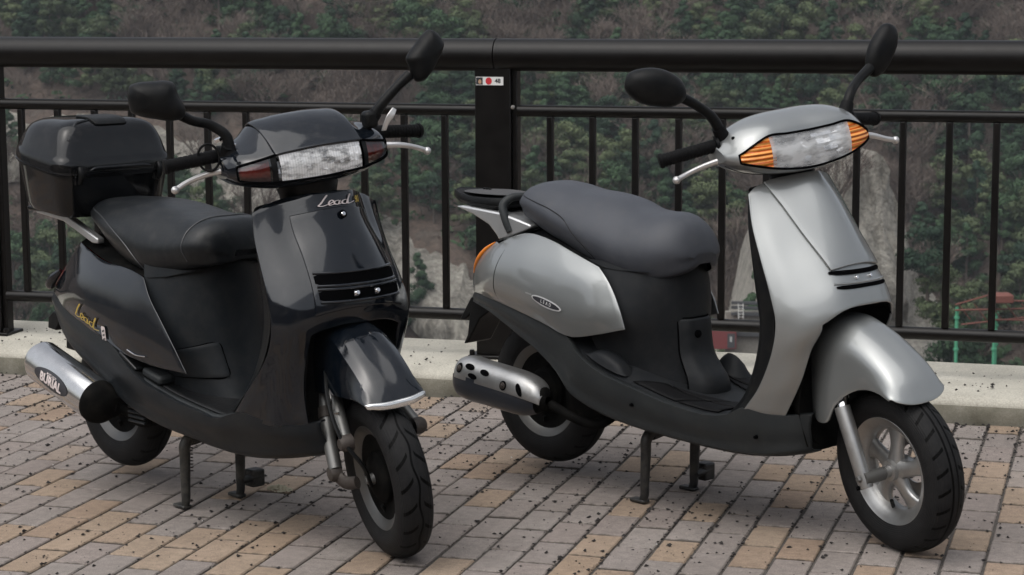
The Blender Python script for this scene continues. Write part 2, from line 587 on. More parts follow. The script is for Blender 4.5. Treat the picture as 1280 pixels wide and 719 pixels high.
M_rail = rail_mat()
YF = 7.185
rail = bpy.data.objects.new('railing', None); col.objects.link(rail)
rail.location = (-2.163, YF, 0.1)
rail_inv = Matrix.Translation((2.163, -YF, -0.1))
tag(rail, 'dark brown metal railing with round handrail and upright bars on the concrete kerb', 'railing')
def rbx(name, *a, bev=0.003): return box(name, *a, M_rail, rail, rail_inv, bev=bev)
def rtube(name, x0, x1, z, r, seg=32): return tube(name, [(x0, YF, z), (x1, YF, z)], r, M_rail, rail, rail_inv, seg=seg)
rtube('handrail', -6.2, -2.1665, 1.1757, 0.0569, 48)
rtube('handrail', -2.1625, 1.9, 1.1757, 0.0569, 48)
posts = [-4.196, -2.163, -0.135]
for X in posts:
    p = rbx('post', X - 0.075, X + 0.056, YF - 0.03, YF + 0.04, 0.112, 1.135)
    rbx('post_flange', X + 0.056, X + 0.075, YF - 0.012, YF + 0.035, 0.112, 1.13)
    rbx('base_plate', X - 0.10, X + 0.075 + 0.02, YF - 0.055, YF + 0.07, 0.0985, 0.1125)
    for sx in (-0.088, 0.083):
        lathe('anchor_bolt', [(0, .018), (.008, .018), (.01, .012), (.01, 0)], M_rail, rail, rail_inv, seg=8, axis='Z', c=(X + sx, YF - 0.042, 0.1125))
ends = [-6.2] + posts + [1.9]
for a, b_ in zip(ends[:-1], ends[1:]):
    x0 = a + 0.075 if a in posts else a
    x1 = b_ - 0.075 if b_ in posts else b_
    vs, fs = tube_geo([(x0, YF, 0.9815), (x1, YF, 0.9815)], 0.0205, 24)
    mk('upper_rail', vs, fs, M_rail, rail, rail_inv)
    vs, fs = tube_geo([(x0, YF, 0.2499), (x1, YF, 0.2499)], 0.0217, 24)
    mk('lower_rail', vs, fs, M_rail, rail, rail_inv)
bar_vs, bar_fs = box_geo(-0.0118, 0.0118, -0.0118, 0.0118, 0.2695, 0.9635)
bar0 = mk('baluster', bar_vs, bar_fs, M_rail, smooth=True, angle=30)
bevel(bar0, 0.004)
xs = [-1.971 + 0.1525 * k for k in range(11)] + [-2.359 - 0.1525 * k for k in range(12)] + [0.047 + 0.1525 * k for k in range(12)] + [-4.397 - 0.1525 * k for k in range(11)]
for i, X in enumerate(xs):
    b_ = bar0 if i == 0 else bar0.copy()
    if i: col.objects.link(b_)
    b_.parent = rail
    b_.location = (X + 2.163, 0, -0.1)
# small bracket screw at the post
lathe_dir('bracket_screw', [(0, .008), (.006, .007), (.008, 0)], simple('bolt_steel', (.45, .43, .4), .4, .9), rail, (-2.098, YF - 0.031, 0.995), (0, -1, 0), rail_inv, seg=10)

# sticker on the middle post: picture corner, red disc and the number
M_white = simple('sticker_white', (0.72, 0.72, 0.70), .4)
M_red = simple('sticker_red', (0.55, 0.03, 0.04), .4)
M_ink = simple('sticker_ink', (0.03, 0.03, 0.035), .4)
M_skin = simple('sticker_tan', (0.42, 0.27, 0.17), .4)
yS = YF - 0.0335
stk = box('sticker', -2.232, -2.132, yS, yS + 0.0035, 1.071, 1.1, M_white)
tag(stk, 'small white sticker with red disc and number on the railing post', 'sticker')
def flat_on(y): return lambda cx, cz: (lambda u, v: V((cx + u, y, cz + v)))
decal('print_picture', quad2([(-.012, -.0125), (.012, -.0125), (.012, .0125), (-.012, .0125)]), flat_on(yS - .0006)(-2.219, 1.0855), M_ink, stk)
decal('print_picture', ellipse2(.006, .008), flat_on(yS - .0012)(-2.217, 1.083), M_skin, stk)
decal('red_disc', ellipse2(.0115, .0125), flat_on(yS - .0006)(-2.185, 1.0855), M_red, stk)
decal('number', text_geo('48', .021, bold=.0006), flat_on(yS - .0006)(-2.152, 1.0855), M_ink, stk)

# ---- grit: dark volcanic-looking crumbs in the joints and on the kerb
def grit(name, n, mat, seed, sizes, ratio_joint, kerb_part):
    rnd = random.Random(seed); vs, fs = [], []
    base = [(1, 0, 0), (-.6, .8, 0), (-.6, -.8, 0), (.2, .1, .9), (-.1, 0, -.6)]
    tri = [(0, 1, 3), (1, 2, 3), (2, 0, 3), (1, 0, 4), (2, 1, 4), (0, 2, 4)]
    for _ in range(n):
        s = sizes[0] + (sizes[1] - sizes[0]) * rnd.random() ** 3
        if rnd.random() < kerb_part:
            x, y = rnd.uniform(-5.2, .6), 6.96 + 0.5 * rnd.random() ** 1.4; z = 0.101 + s * .3
        else:
            y = 6.925 - 3.2 * rnd.random() ** 1.25; x = rnd.uniform(-5.2, 0.9)
            if noise.noise((x * 1.3, y * 1.3, 3)) + (y - 5.9) * .25 < rnd.uniform(-.55, .35): continue
            if rnd.random() < ratio_joint:
                k = round((x - BX0) / BW); x = BX0 + k * BW + rnd.gauss(0, .004)
            z = s * .35
        a = rnd.random() * 6.28; ca, sa = math.cos(a), math.sin(a); o = len(vs)
        for bx_, by_, bz_ in base:
            q = s * rnd.uniform(.6, 1.25)
            vs.append((x + (bx_ * ca - by_ * sa) * q, y + (bx_ * sa + by_ * ca) * q, z + bz_ * q * .6))
        fs += [tuple(o + t for t in f) for f in tri]
    return tag(mk(name, vs, fs, mat, smooth=False, fix=False), kind='stuff', label=None)
g1 = grit('grit', 25000, simple('grit_black', (0.016, 0.013, 0.012), .85, var=.5), 3, (.0022, .0095), .5, .03)
g1['label'] = 'dark crumbs of grit scattered over the paving and kerb'
g2 = grit('pale_grit', 520, simple('grit_pale', (0.55, 0.53, 0.5), .8, var=.3), 4, (.0014, .0045), .7, .02)
g2['label'] = 'pale specks of grit scattered over the paving'
# little heap of pale crumbs beside the dark scooter's stand
rnd = random.Random(11); vs, fs = [], []
for _ in range(190):
    a = rnd.random() * 6.28; q = rnd.random() ** .6
    x, y = -2.318 + math.cos(a) * q * .04 + math.sin(a) * q * .012, 5.51 - math.sin(a) * q * .034
    z = 0.012 * (1 - q) * rnd.random() + .002; s = rnd.uniform(.002, .0045); o = len(vs)
    vs += [(x + s, y, z), (x - s * .6, y + s * .8, z), (x - s * .5, y - s * .9, z), (x, y, z + s * 1.1), (x, y, z - s * .5)]
    fs += [tuple(o + t for t in f) for f in ((0, 1, 3), (1, 2, 3), (2, 0, 3), (1, 0, 4), (2, 1, 4), (0, 2, 4))]
tag(mk('crumb_heap', vs, fs, simple('crumbs', (0.5, 0.47, 0.36), .9, var=.4), smooth=False, fix=False),
    'little heap of pale crumbs on the paving beside the scooter stand', 'crumbs')

# ================================================================== THE VALLEY
TAN = math.tan(rad(39))
def hill(s, d):
    n1 = noise.fractal((s * .017, d * .02, 1.3), 1.0, 2.0, 4)
    n2 = noise.fractal((s * .07, d * .07, 5.1), 1.0, 2.0, 3)
    far = -33 + (d - 188) * TAN + n1 * 6 + n2 * 1.2
    floor_ = -52 + n1 * 2.0 + n2 * .6
    near_ = -0.9 - max(0, d - 9) * 1.15
    z = far
    if far < floor_ + 6:
        t = max(0, min(1, (far - floor_ + 6) / 12)); t = t * t * (3 - 2 * t)
        z = floor_ * (1 - t) + far * t
    return max(z, near_) if d < 90 else z

def earth_mat():
    m, nt, b = nmat('hillside_litter')
    pos = node(nt, 'NewGeometry').outputs['Position']
    a = noise_t(nt, pos, .09, 7, .62); f = noise_t(nt, pos, 1.3, 7, .7); v = noise_t(nt, pos, .35, 5, .6)
    c = ramp(nt, a, [(.3, (.05, .038, .031)), (.48, (.105, .077, .06)), (.62, (.08, .064, .051)), (.75, (.032, .038, .027))])
    c = mixc(nt, 1.0, c, ramp(nt, f, [(.3, (.45, .45, .45)), (.7, (1.5, 1.5, 1.5))]), 'MULTIPLY')
    rk = ramp(nt, v, [(.62, (0, 0, 0)), (.7, (1, 1, 1))])
    c = mixc(nt, math_n(nt, 'MULTIPLY', rk, .5), c, (.12, .11, .095))
    nt.links.new(c, b.inputs['Base Color'])
    b.inputs['Roughness'].default_value = 1.0
    bump(nt, f, 1.0, .6, b)
    return m

M_earth = earth_mat()
S = [-320 + i * 18 for i in range(10)] + [-140 + i * 2.5 for i in range(113)] + [145 + i * 18 for i in range(10)]
D = [8 + i * 6 for i in range(24)] + [150 + i * 2.0 for i in range(60)] + [272 + i * 12 for i in range(6)]
vs = [W(s, d, hill(s, d)) for d in D for s in S]
hillside = mk('hillside', vs, gfaces(len(D), len(S)), M_earth, angle=180)
tag(hillside, kind='structure')

def rock_mat(name, c0, c1, c2, streak=True):
    m, nt, b = nmat(name)
    pos = node(nt, 'NewGeometry').outputs['Position']
    mp = node(nt, 'Mapping'); mp.inputs['Scale'].default_value = (1, 1, .28 if streak else 1)
    nt.links.new(pos, mp.inputs[0])
    a = noise_t(nt, mp.outputs[0], .55, 8, .68); f = noise_t(nt, mp.outputs[0], 2.6, 6, .7)
    c = ramp(nt, a, [(.3, c0), (.48, c1), (.68, c2)])
    c = mixc(nt, 1.0, c, ramp(nt, f, [(.3, (.5, .5, .5)), (.68, (1.35, 1.35, 1.35))]), 'MULTIPLY')
    nt.links.new(c, b.inputs['Base Color'])
    b.inputs['Roughness'].default_value = .95
    bump(nt, math_n(nt, 'ADD', a, f), 1.0, .8, b)
    return m

# pale cliff band crossing the hillside, from high on one side to the foot of the other
M_rock = rock_mat('cliff_rock', (.11, .10, .08), (.30, .28, .24), (.48, .455, .39))
def cliff_line(s):      # z of the band centre
    pts = [(-75, -12.5), (-48, -15.5), (-28, -17.5), (-18, -21.5), (-7.6, -26.5), (-1, -29.5), (8, -33), (20, -37)]
    for (a, za), (b, zb) in zip(pts, pts[1:]):
        if a <= s <= b: return za + (zb - za) * (s - a) / (b - a)
    return pts[0][1] if s < pts[0][0] else pts[-1][1]
def d_at(s, z):
    lo, hi = 150, 290
    for _ in range(30):
        m = (lo + hi) / 2
        if hill(s, m) < z: lo = m
        else: hi = m
    return lo
G = []
for i in range(0, 221):
    s = -80 + i * .48
    zc = cliff_line(s); hh = 4.6 * (0.72 + .5 * noise.fractal((s * .08, 0, 9), 1, 2, 3))
    d0 = d_at(s, zc - hh)
    row = []
    for j in range(25):
        t = j / 24
        z = zc - hh + 2 * hh * t
        lean = d0 - 1.2 + (2 * hh / TAN + 1.6) * t ** 2.2
        rough = noise.fractal((s * .32, z * .2, 2), 1, 2, 5) * 1.6 + abs(noise.noise((s * .55, z * .12, 7))) * 1.8
        row.append(W(s + noise.noise((s * .3, z * .4, 3)) * .5, lean - rough + .6, z))
    G.append(row)
cl = gmesh('cliff', G, M_rock, None, angle=50)
tag(cl, kind='structure')

# pale bare spur at the foot of the hill
M_spur = rock_mat('bare_spur', (.22, .205, .17), (.40, .375, .325), (.52, .49, .43), False)
G = []
DS = 152
for i in range(0, 70):
    u = i / 69; s = 10 + 26 * u
    top = -34 + 24.8 * max(0, 1 - abs((s - 25.2) / 12.5) ** 1.1) - (3.5 if s > 27.5 else 0) * min(1, (s - 27.5) / 3)
    top += noise.fractal((s * .3, 0, 4), 1, 2, 5) * 3.4
    row = []
    for j in range(20):
        t = j / 19
        z = -44 + (top + 44) * t
        row.append(W(s + noise.noise((s * .5, z * .4, 8)) * .35, DS - 6 + 9 * t + noise.fractal((s * .28, z * .28, 6), 1, 2, 6) * 3.0, z))
    for j in range(1, 6):
        row.append(W(s, DS + 3 + j * 7, top - 1.2 * j * j * .25))
    G.append(row)
tag(gmesh('rock_spur', G, M_spur, None, angle=50), kind='structure')

# ---- trees
def leaf_mat(name, c0, c1):
    m, nt, b = nmat(name)
    oi = node(nt, 'ObjectInfo')
    pos = node(nt, 'NewGeometry').outputs['Position']
    n = noise_t(nt, pos, .9, 4, .6)
    f = math_n(nt, 'ADD', math_n(nt, 'MULTIPLY', oi.outputs['Random'], .55), math_n(nt, 'MULTIPLY', n, .5))
    nt.links.new(ramp(nt, f, [(.15, c0), (.85, c1)]), b.inputs['Base Color'])
    b.inputs['Roughness'].default_value = .8
    b.inputs['Specular IOR Level'].default_value = .25
    return m
M_leafD = leaf_mat('foliage_dark', (.014, .032, .020), (.046, .085, .038))
M_leafL = leaf_mat('foliage_light', (.042, .06, .03), (.10, .125, .058))
M_bark = simple('bark', (.085, .068, .055), .95, var=.3)
M_twig = leaf_mat('twigs', (.08, .062, .052), (.18, .145, .122))

def leafy_tree(seed, conifer):
    rnd = random.Random(seed)
    h = 6.0; R = 2.1 if not conifer else 1.75
    tv, tf = tube_geo([(0, 0, -.6), (.05, .03, h * .3), (rnd.uniform(-.2, .2), rnd.uniform(-.2, .2), h * .85)], [.16, .12, .03], 6, 3)
    clumps = []
    for i in range(24 if not conifer else 26):
        a = rnd.random() * 6.28
        if conifer:
            t = (i + .5) / 26; zz = h * (.16 + .84 * t); q = R * (1 - t) ** .75 * rnd.uniform(.45, 1.05)
            cr_ = .85 - .5 * t
        else:
            t = rnd.random(); zz = h * (.3 + .62 * t); q = R * math.sqrt(max(.02, 1 - (2 * t - .85) ** 2 * .8)) * rnd.uniform(.3, 1)
            cr_ = rnd.uniform(.55, .95)
        c = V((math.cos(a) * q, math.sin(a) * q, zz))
        clumps.append((c, cr_))
        if i % 3 == 0: tube_geo([V((0, 0, zz * .75)), c], [.05, .015], 4, 1, vs=tv, fs=tf)
    lv, lf = [], []
    for c, r in clumps:
        for _ in range(150):
            n = V((rnd.gauss(0, 1), rnd.gauss(0, 1), rnd.gauss(.25, .9))).normalized()
            p = c + V((n.x * r, n.y * r, n.z * r * .62)) * rnd.uniform(.55, 1.05)
            s = rnd.uniform(.06, .15)
            t = n.cross(V((rnd.gauss(0, 1), rnd.gauss(0, 1), rnd.gauss(0, 1)))).normalized()
            b = n.cross(t); o = len(lv)
            lv += [p + t * s, p + b * s * .7, p - t * s, p - b * s * .8 - n * .06]
            lf.append((o, o + 1, o + 2, o + 3))
    return (tv, tf), (lv, lf)

def bare_tree(seed):
    rnd = random.Random(seed)
    tv, tf, lv, lf = [], [], [], []
    h = 5.6
    def twig(p, d, L, w):
        s = d.cross(V((rnd.gauss(0, 1), rnd.gauss(0, 1), rnd.gauss(0, 1)))).normalized() * w
        o = len(lv); q = p + d * L + V((rnd.gauss(0, .08), rnd.gauss(0, .08), .08)) * L
        lv.extend([p + s, p - s, q]); lf.append((o, o + 1, o + 2)); return q
    def grow(p, d, L, r, lvl):
        q = p + d * L * .5 + V((rnd.gauss(0, .06), rnd.gauss(0, .06), 0)) * L; e = q + d * L * .5
        if lvl < 2: tube_geo([p, q, e], [r, r * .75, r * .5], 4, 1, vs=tv, fs=tf)
        else: twig(p, d, L * 1.1, r * .9 + .014)
        n = 6 if lvl < 2 else 8
        for i in range(n):
            a = rnd.random() * 6.28
            nd = (d * rnd.uniform(.5, 1) + V((math.cos(a), math.sin(a), rnd.uniform(0, .6))) * rnd.uniform(.4, .8)).normalized()
            st = p.lerp(e, rnd.uniform(.35, 1))
            if lvl < 2: grow(st, nd, L * rnd.uniform(.5, .72), r * .5, lvl + 1)
            else:
                q2 = twig(st, nd, L * rnd.uniform(.5, .9), .026)
                for _ in range(2):
                    twig(q2, (nd + V((rnd.gauss(0, .5), rnd.gauss(0, .5), .1))).normalized(), L * .45, .02)
    grow(V((0, 0, -.4)), V((rnd.gauss(0, .08), rnd.gauss(0, .08), 1)).normalized(), h * .55, .11, 0)
    return (tv, tf), (lv, lf)

kinds = []     # (kind, trunk mesh, crown mesh, geometry)
def add_kind(kind, geo, leafm):
    (tv, tf), (lv, lf) = geo
    t = bpy.data.meshes.new('trunk'); t.from_pydata([tuple(v) for v in tv], [], tf); t.materials.append(M_bark)
    c = bpy.data.meshes.new('crown'); c.from_pydata([tuple(v) for v in lv], [], lf); c.materials.append(leafm)
    kinds.append((kind, t, c, geo))
for i in range(4): add_kind('dark', leafy_tree(100 + i, True), M_leafD)
for i in range(3): add_kind('light', leafy_tree(200 + i, False), M_leafL)
for i in range(3): add_kind('darkround', leafy_tree(250 + i, False), M_leafD)
for i in range(5): add_kind('bare', bare_tree(300 + i), M_twig)
by = {k: [i for i, q in enumerate(kinds) if q[0] == k] for k in ('dark', 'light', 'darkround', 'bare')}
TL = {'dark': ('evergreen_tree', 'dark pointed evergreen tree on the wooded hillside across the valley', 'dark pointed evergreens across the valley'),
      'darkround': ('evergreen_tree', 'dark round-crowned evergreen tree on the wooded hillside across the valley', 'dark round evergreens across the valley'),
      'light': ('leafy_tree', 'lighter green leafy tree on the wooded hillside across the valley', 'light green trees across the valley'),
      'bare': ('bare_tree', 'leafless brown tree on the wooded hillside across the valley', 'leafless trees across the valley')}
rnd = random.Random(21)
spots = []
tries = 0
cells = {}
while len(spots) < 2350 and tries < 30000:
    tries += 1
    s, d = rnd.uniform(-98, 98), rnd.uniform(176, 256)
    if abs(s) > d * .43: continue
    z = hill(s, d)
    zc = cliff_line(s)
    if -8.5 < z - zc < 4.2 and s < 12 and rnd.random() < (.93 if z > zc - 4.4 else .72): continue
    if s > 5 and z < -31 - (s - 5) * .05 and rnd.random() < .6: continue
    ck = (int(s // 1.3), int(d // 1.3))
    if any((s - a) ** 2 + (d - b) ** 2 < 1.3 ** 2 for i in (-1, 0, 1) for j in (-1, 0, 1) for a, b in cells.get((ck[0] + i, ck[1] + j), ())): continue
    g = noise.fractal((s * .05, d * .06, 11), 1, 2, 3) + rnd.gauss(0, .16)
    k = 'bare' if g < -.11 else ('light' if g > .34 or rnd.random() < .2 else rnd.choice(['dark', 'darkround', 'darkround']))
    p = W(s, d, z); px = cam_px(p)
    cells.setdefault(ck, []).append((s, d))
    spots.append((s, d, z, k, px))
vis = [q for q in spots if -40 < q[4][0] < 1320 and -30 < q[4][1] < 520]
vis = [q for q in vis if q[4][1] < 460]
vis.sort(key=lambda q: q[1] + random.Random(int(q[0] * 100)).uniform(0, 45))
individual = vis[:284]
for s, d, z, k in ((13, 146, -29, 'darkround'), (15, 145, -27.5, 'light'), (16.6, 146, -25, 'dark'), (17.5, 144, -29, 'light'), (19, 146, -21.5, 'darkround'), (20.5, 147, -18, 'bare'), (28.6, 145, -18.5, 'darkround'),
                   (29.6, 145, -22, 'light'), (30.4, 144, -26, 'darkround'), (31.5, 145, -24, 'bare'), (33, 146, -27, 'dark'), (22.2, 148, -14.5, 'bare')):
    individual.append((s, d, z - 2.2, k, (0, 0)))
chosen = set(individual)
others = [q for q in spots if q not in chosen]
for (s, d, z, k, px) in individual:
    ki = rnd.choice(by[k]); sc = rnd.uniform(.75, 1.2) * (1.12 if k == 'bare' else 1)
    nm, lb, gr = TL[k]
    root = bpy.data.objects.new(nm, None); col.objects.link(root)
    root.location = W(s, d, z); root.rotation_euler = (0, 0, rnd.random() * 6.28); root.scale = (sc, sc, sc * rnd.uniform(.85, 1.15))
    tag(root, lb, 'tree', gr)
    for nm2, me in (('trunk', kinds[ki][1]), ('crown', kinds[ki][2])):
        o = bpy.data.objects.new(nm2, me); col.objects.link(o); o.parent = root
crown_of = {}
for o in list(col.objects):
    if o.type == 'MESH' and o.name.startswith('crown') and o.parent:
        crown_of.setdefault(o.data.name, o)
def scatter(name, protos, pts, label):
    """stuff: one point per tree, crowns set on the points by geometry nodes"""
    me = bpy.data.meshes.new(name); me.from_pydata([tuple(p[0]) for p in pts], [], [])
    for an, tp, key in (('kind', 'INT', 1), ('turn', 'FLOAT_VECTOR', 2), ('size', 'FLOAT', 3)):
        at = me.attributes.new(an, tp, 'POINT')
        for i, p in enumerate(pts):
            if tp == 'FLOAT_VECTOR': at.data[i].vector = (0, 0, p[key])
            else: at.data[i].value = p[key]
    ob = bpy.data.objects.new(name, me); col.objects.link(ob)
    ng = bpy.data.node_groups.new(name, 'GeometryNodeTree')
    ng.interface.new_socket('Geometry', in_out='INPUT', socket_type='NodeSocketGeometry')
    ng.interface.new_socket('Geometry', in_out='OUTPUT', socket_type='NodeSocketGeometry')
    N, L = ng.nodes.new, ng.links.new
    gi, go = N('NodeGroupInput'), N('NodeGroupOutput')
    iop, jn_ = N('GeometryNodeInstanceOnPoints'), N('GeometryNodeJoinGeometry')
    for p in protos:
        oi = N('GeometryNodeObjectInfo'); oi.transform_space = 'ORIGINAL'
        oi.inputs['Object'].default_value = p; oi.inputs['As Instance'].default_value = True
        L(oi.outputs['Geometry'], jn_.inputs[0])
    def attr(nm, tp):
        a = N('GeometryNodeInputNamedAttribute'); a.data_type = tp; a.inputs['Name'].default_value = nm
        return a.outputs['Attribute']
    L(gi.outputs[0], iop.inputs['Points']); L(jn_.outputs[0], iop.inputs['Instance'])
    iop.inputs['Pick Instance'].default_value = True
    L(attr('kind', 'INT'), iop.inputs['Instance Index']); L(attr('turn', 'FLOAT_VECTOR'), iop.inputs['Rotation']); L(attr('size', 'FLOAT'), iop.inputs['Scale'])
    L(iop.outputs[0], go.inputs[0])
    md = ob.modifiers.new('scatter', 'NODES'); md.node_group = ng
    return tag(ob, label, None, None, 'stuff')
for nm, ks in (('distant_evergreens', ('dark', 'darkround', 'light')), ('distant_bare_trees', ('bare',))):
    protos = [crown_of[kinds[i][2].name] for k in ks for i in by[k] if kinds[i][2].name in crown_of]
    pts = [(W(s, d, z), rnd.randrange(len(protos)), rnd.random() * 6.28, rnd.uniform(.7, 1.15)) for (s, d, z, k, px) in others if k in ks]
    scatter(nm, protos, pts, 'remaining ' + ('green' if nm == 'distant_evergreens' else 'leafless brown') + ' woodland higher up and at the edges of the hillside')
# scrub and fallen branches between the trees
for nm, n, mat, seed, tw in (('brush', 5200, M_twig, 5, True), ('shrub_cover', 3600, M_leafD, 6, False)):
    rnd = random.Random(seed); vs, fs = [], []
    for _ in range(n):
        s, d = rnd.uniform(-95, 95), rnd.uniform(168, 250)
        if abs(s) > d * .42: continue
        z = hill(s, d)
        if abs(z - cliff_line(s)) < 4.2 and s < 12 and rnd.random() < .9: continue
        p = W(s, d, z)
        for q in range(6 if tw else 14):
            o = len(vs)
            if tw:
                e = p + V((rnd.gauss(0, .5), rnd.gauss(0, .5), rnd.uniform(.3, 1.5))); w = V((rnd.gauss(0, .03), rnd.gauss(0, .03), .015))
                vs += [p + w, p - w, e]; fs.append((o, o + 1, o + 2))
            else:
                c = p + V((rnd.gauss(0, .45), rnd.gauss(0, .45), rnd.uniform(.1, .9)))
                a, b = V((rnd.gauss(0, .2), rnd.gauss(0, .2), rnd.gauss(0, .12))), V((rnd.gauss(0, .2), rnd.gauss(0, .2), rnd.gauss(0, .15)))
                vs += [c + a, c + b, c - a, c - b]; fs.append((o, o + 1, o + 2, o + 3))
    o = mk(nm, vs, fs, mat, smooth=False, fix=False)
    tag(o, 'bare brush between the hillside trees' if tw else 'low green shrubs between the hillside trees', None, None, 'stuff')

# ---- works at the foot of the spur
M_green = simple('green_paint', (.07, .30, .17), .55, var=.3)
M_rust = simple('rusty_red_steel', (.15, .05, .035), .7, var=.35)
M_dark = simple('dark_timber', (.05, .052, .055), .8, var=.3)
M_lt = simple('pale_metal', (.42, .42, .4), .6)
def thing(name, label, cat, loc, rz=0.0, group=None):
    o = bpy.data.objects.new(name, None); col.objects.link(o); o.location = loc; o.rotation_euler = (0, 0, rz)
    return tag(o, label, cat, group)
D1 = 118.0
def zpix(y, d): return CAM_H - d * math.tan(PITCH + math.atan((y - 359.5) / 2663))
frame = thing('steel_frame', 'rust red steel frame on green posts at the foot of the far hill', 'frame', W(27.4, D1, -24), YAW)
def lx(px): return (px - 640) / 2663 * D1 - 27.4
for x in (1203, 1251, 1260.5):
    o = tube('post', [(lx(x), 0 if x < 1255 else 1.5, 3.2 if x < 1255 else 2.8), (lx(x), 0 if x < 1255 else 1.5, zpix(387 if x == 1203 else 399, D1) + 24)], .1, M_green, frame, seg=10)
    for zz in (4.5, 5.6, 6.3):
        lathe('collar', [(.1, -.07), (.155, -.06), (.155, .06), (.1, .07)], M_green, o, seg=10, axis='Z', c=(lx(x), 0 if x < 1255 else 1.5, zz))
zt = zpix(386, D1) + 24
for (x0, y0, x1, y1) in ((1200, 383, 1246, 376), (1246, 378, 1330, 384), (1200, 390, 1330, 392), (1208, 408, 1330, 400), (1246, 402, 1330, 408)):
    tube('beam', [(lx(x0), -.2, zpix(y0, D1) + 24), (lx(x1), 1.0, zpix(y1, D1) + 24)], .05, M_rust, frame, seg=4)
for k in range(6):
    tube('brace', [(lx(1206 + 20 * k), .3, zpix(384, D1) + 24), (lx(1222 + 20 * k), .3, zpix(404, D1) + 24)], .028, M_rust, frame, seg=4)
box('winch_housing', lx(1246), lx(1272), -.5, .8, zpix(381, D1) + 24, zpix(371, D1) + 24, M_rust, frame, bev=.05)
D2 = 140.0
def wx(px): return (px - 640) / 2663 * D2
def zz2(y): return zpix(y, D2)
hut = thing('site_container', 'small red site container at the foot of the far hill', 'container', W(wx(908), D2, zz2(438)), YAW)
box('body', -.85, .85, 0, 1.6, 0, zz2(412) - zz2(438), simple('red_paint', (.16, .035, .035), .6, var=.3), hut, bev=.03)
box('door', .25, .75, -.03, .0, .1, 1.05, M_dark, hut)
box('notice', .42, .55, -.05, -.03, .5, .85, M_lt, hut)
for y_, nmz in ((384, 0), (390, 1), (398, 2), (424, 3)):
    o = box('timber_wall_plank', -1.6, 3.2, 0, .25, -.1, .1 if nmz < 3 else .22, M_dark, bev=.02)
    o.location = W(wx(950), D2 + 1, zz2(y_)); o.rotation_euler = (0, rad(2), YAW)
    tag(o, ['topmost dark plank on the pale retaining wall below the spur', 'second dark plank down on the pale retaining wall below the spur',
            'third dark plank down on the pale retaining wall below the spur', 'broad dark plank low beside the red container'][nmz], 'plank')
wl = box('retaining_wall', -2.6, 4.5, 0, .5, -3.0, 1.35, concrete_mat('wall_concrete', (.16, .15, .13), (.25, .235, .205), False), bev=.05)
wl.location = W(wx(962), D2 + 1.35, zz2(420)); wl.rotation_euler = (0, 0, YAW)
tag(wl, 'pale concrete retaining wall below the bare spur', 'wall')
lad = thing('ladder', 'pale metal ladder leaning on the retaining wall', 'ladder', W(wx(931), D2 + .6, zz2(402)), YAW)
for sx in (-.16, .16): tube('stile', [(sx, 0, 0), (sx, .3, 1.0)], .03, M_lt, lad, seg=6)
for k in range(5): tube('rung', [(-.16, .05 + .05 * k, .12 + .19 * k), (.16, .05 + .05 * k, .12 + .19 * k)], .022, M_lt, lad, seg=6)

# ---- unseen bare bank added behind the terrace to darken reflections in the paintwork
def bank(x, y):
    t = max(0, -13 - y)
    return -.05 + min(13, t * .8) + (noise.fractal((x * .05, y * .05, 31), 1, 2, 4) * .7 if t > 2 else 0) - (max(0, abs(x) - 90) * .2)
XS = [-150 + 6 * i for i in range(51)]; YS = [-12.5 - 2.2 * i for i in range(40)]
bk = mk('reflection_bank', [V((x, y, max(-.6, bank(x, y)))) for y in YS for x in XS], gfaces(len(YS), len(XS)), M_earth, angle=180)
tag(bk, kind='structure')

# ---- the air over the valley
HAZE = 0.0003
vs, fs = box_geo(-420, 420, -300, 470, -75, 112)
haze = mk('haze', vs, fs, None, smooth=False)
tag(haze, 'thin pale haze in the valley air', None, None, 'stuff')
hm = bpy.data.materials.new('haze'); hm.use_nodes = True
hm.node_tree.nodes.clear()
pv = hm.node_tree.nodes.new('ShaderNodeVolumePrincipled')
pv.inputs['Color'].default_value = (.86, .92, 1.0, 1)
pv.inputs['Density'].default_value = HAZE
pv.inputs['Anisotropy'].default_value = .2
ho = hm.node_tree.nodes.new('ShaderNodeOutputMaterial')
hm.node_tree.links.new(pv.outputs[0], ho.inputs['Volume'])
haze.data.materials.append(hm)

# ================================================================== SCOOTER MATERIALS
def paint(name, c, metal, rough, flake, coat=1.0, spec=.5):
    m, nt, b = nmat(name)
    co = objco(nt)
    b.inputs['Metallic'].default_value = metal
    b.inputs['Coat Weight'].default_value = coat
    b.inputs['Coat Roughness'].default_value = .035
    b.inputs['Coat IOR'].default_value = 1.58
    b.inputs['Specular IOR Level'].default_value = spec
    big = noise_t(nt, co, 5.0, 5, .6); dust = noise_t(nt, co, 34.0, 9, .75)
    f = noise_t(nt, co, 1700.0, 1)
    base = mixc(nt, math_n(nt, 'MULTIPLY', f, flake), c, tuple(min(1, x * 1.7) for x in c)) if flake else mixc(nt, big, c, tuple(x * 1.25 for x in c))
    d = ramp(nt, dust, [(.5, (0, 0, 0)), (.8, (.10, .10, .10))])
    base = mixc(nt, d, base, (.2, .185, .16))
    nt.links.new(base, b.inputs['Base Color'])
    nt.links.new(math_n(nt, 'MULTIPLY_ADD', f if flake else dust, .16, rough - .08), b.inputs['Roughness'])
    r2_ = math_n(nt, 'MULTIPLY_ADD', dust, .12, .03)
    nt.links.new(r2_, b.inputs['Coat Roughness'])
    # faint orange peel
    n = node(nt, 'Bump'); n.inputs['Strength'].default_value = .035; n.inputs['Distance'].default_value = .002
    nt.links.new(noise_t(nt, co, 90.0, 2), n.inputs['Height']); nt.links.new(n.outputs[0], b.inputs['Coat Normal'])
    return m

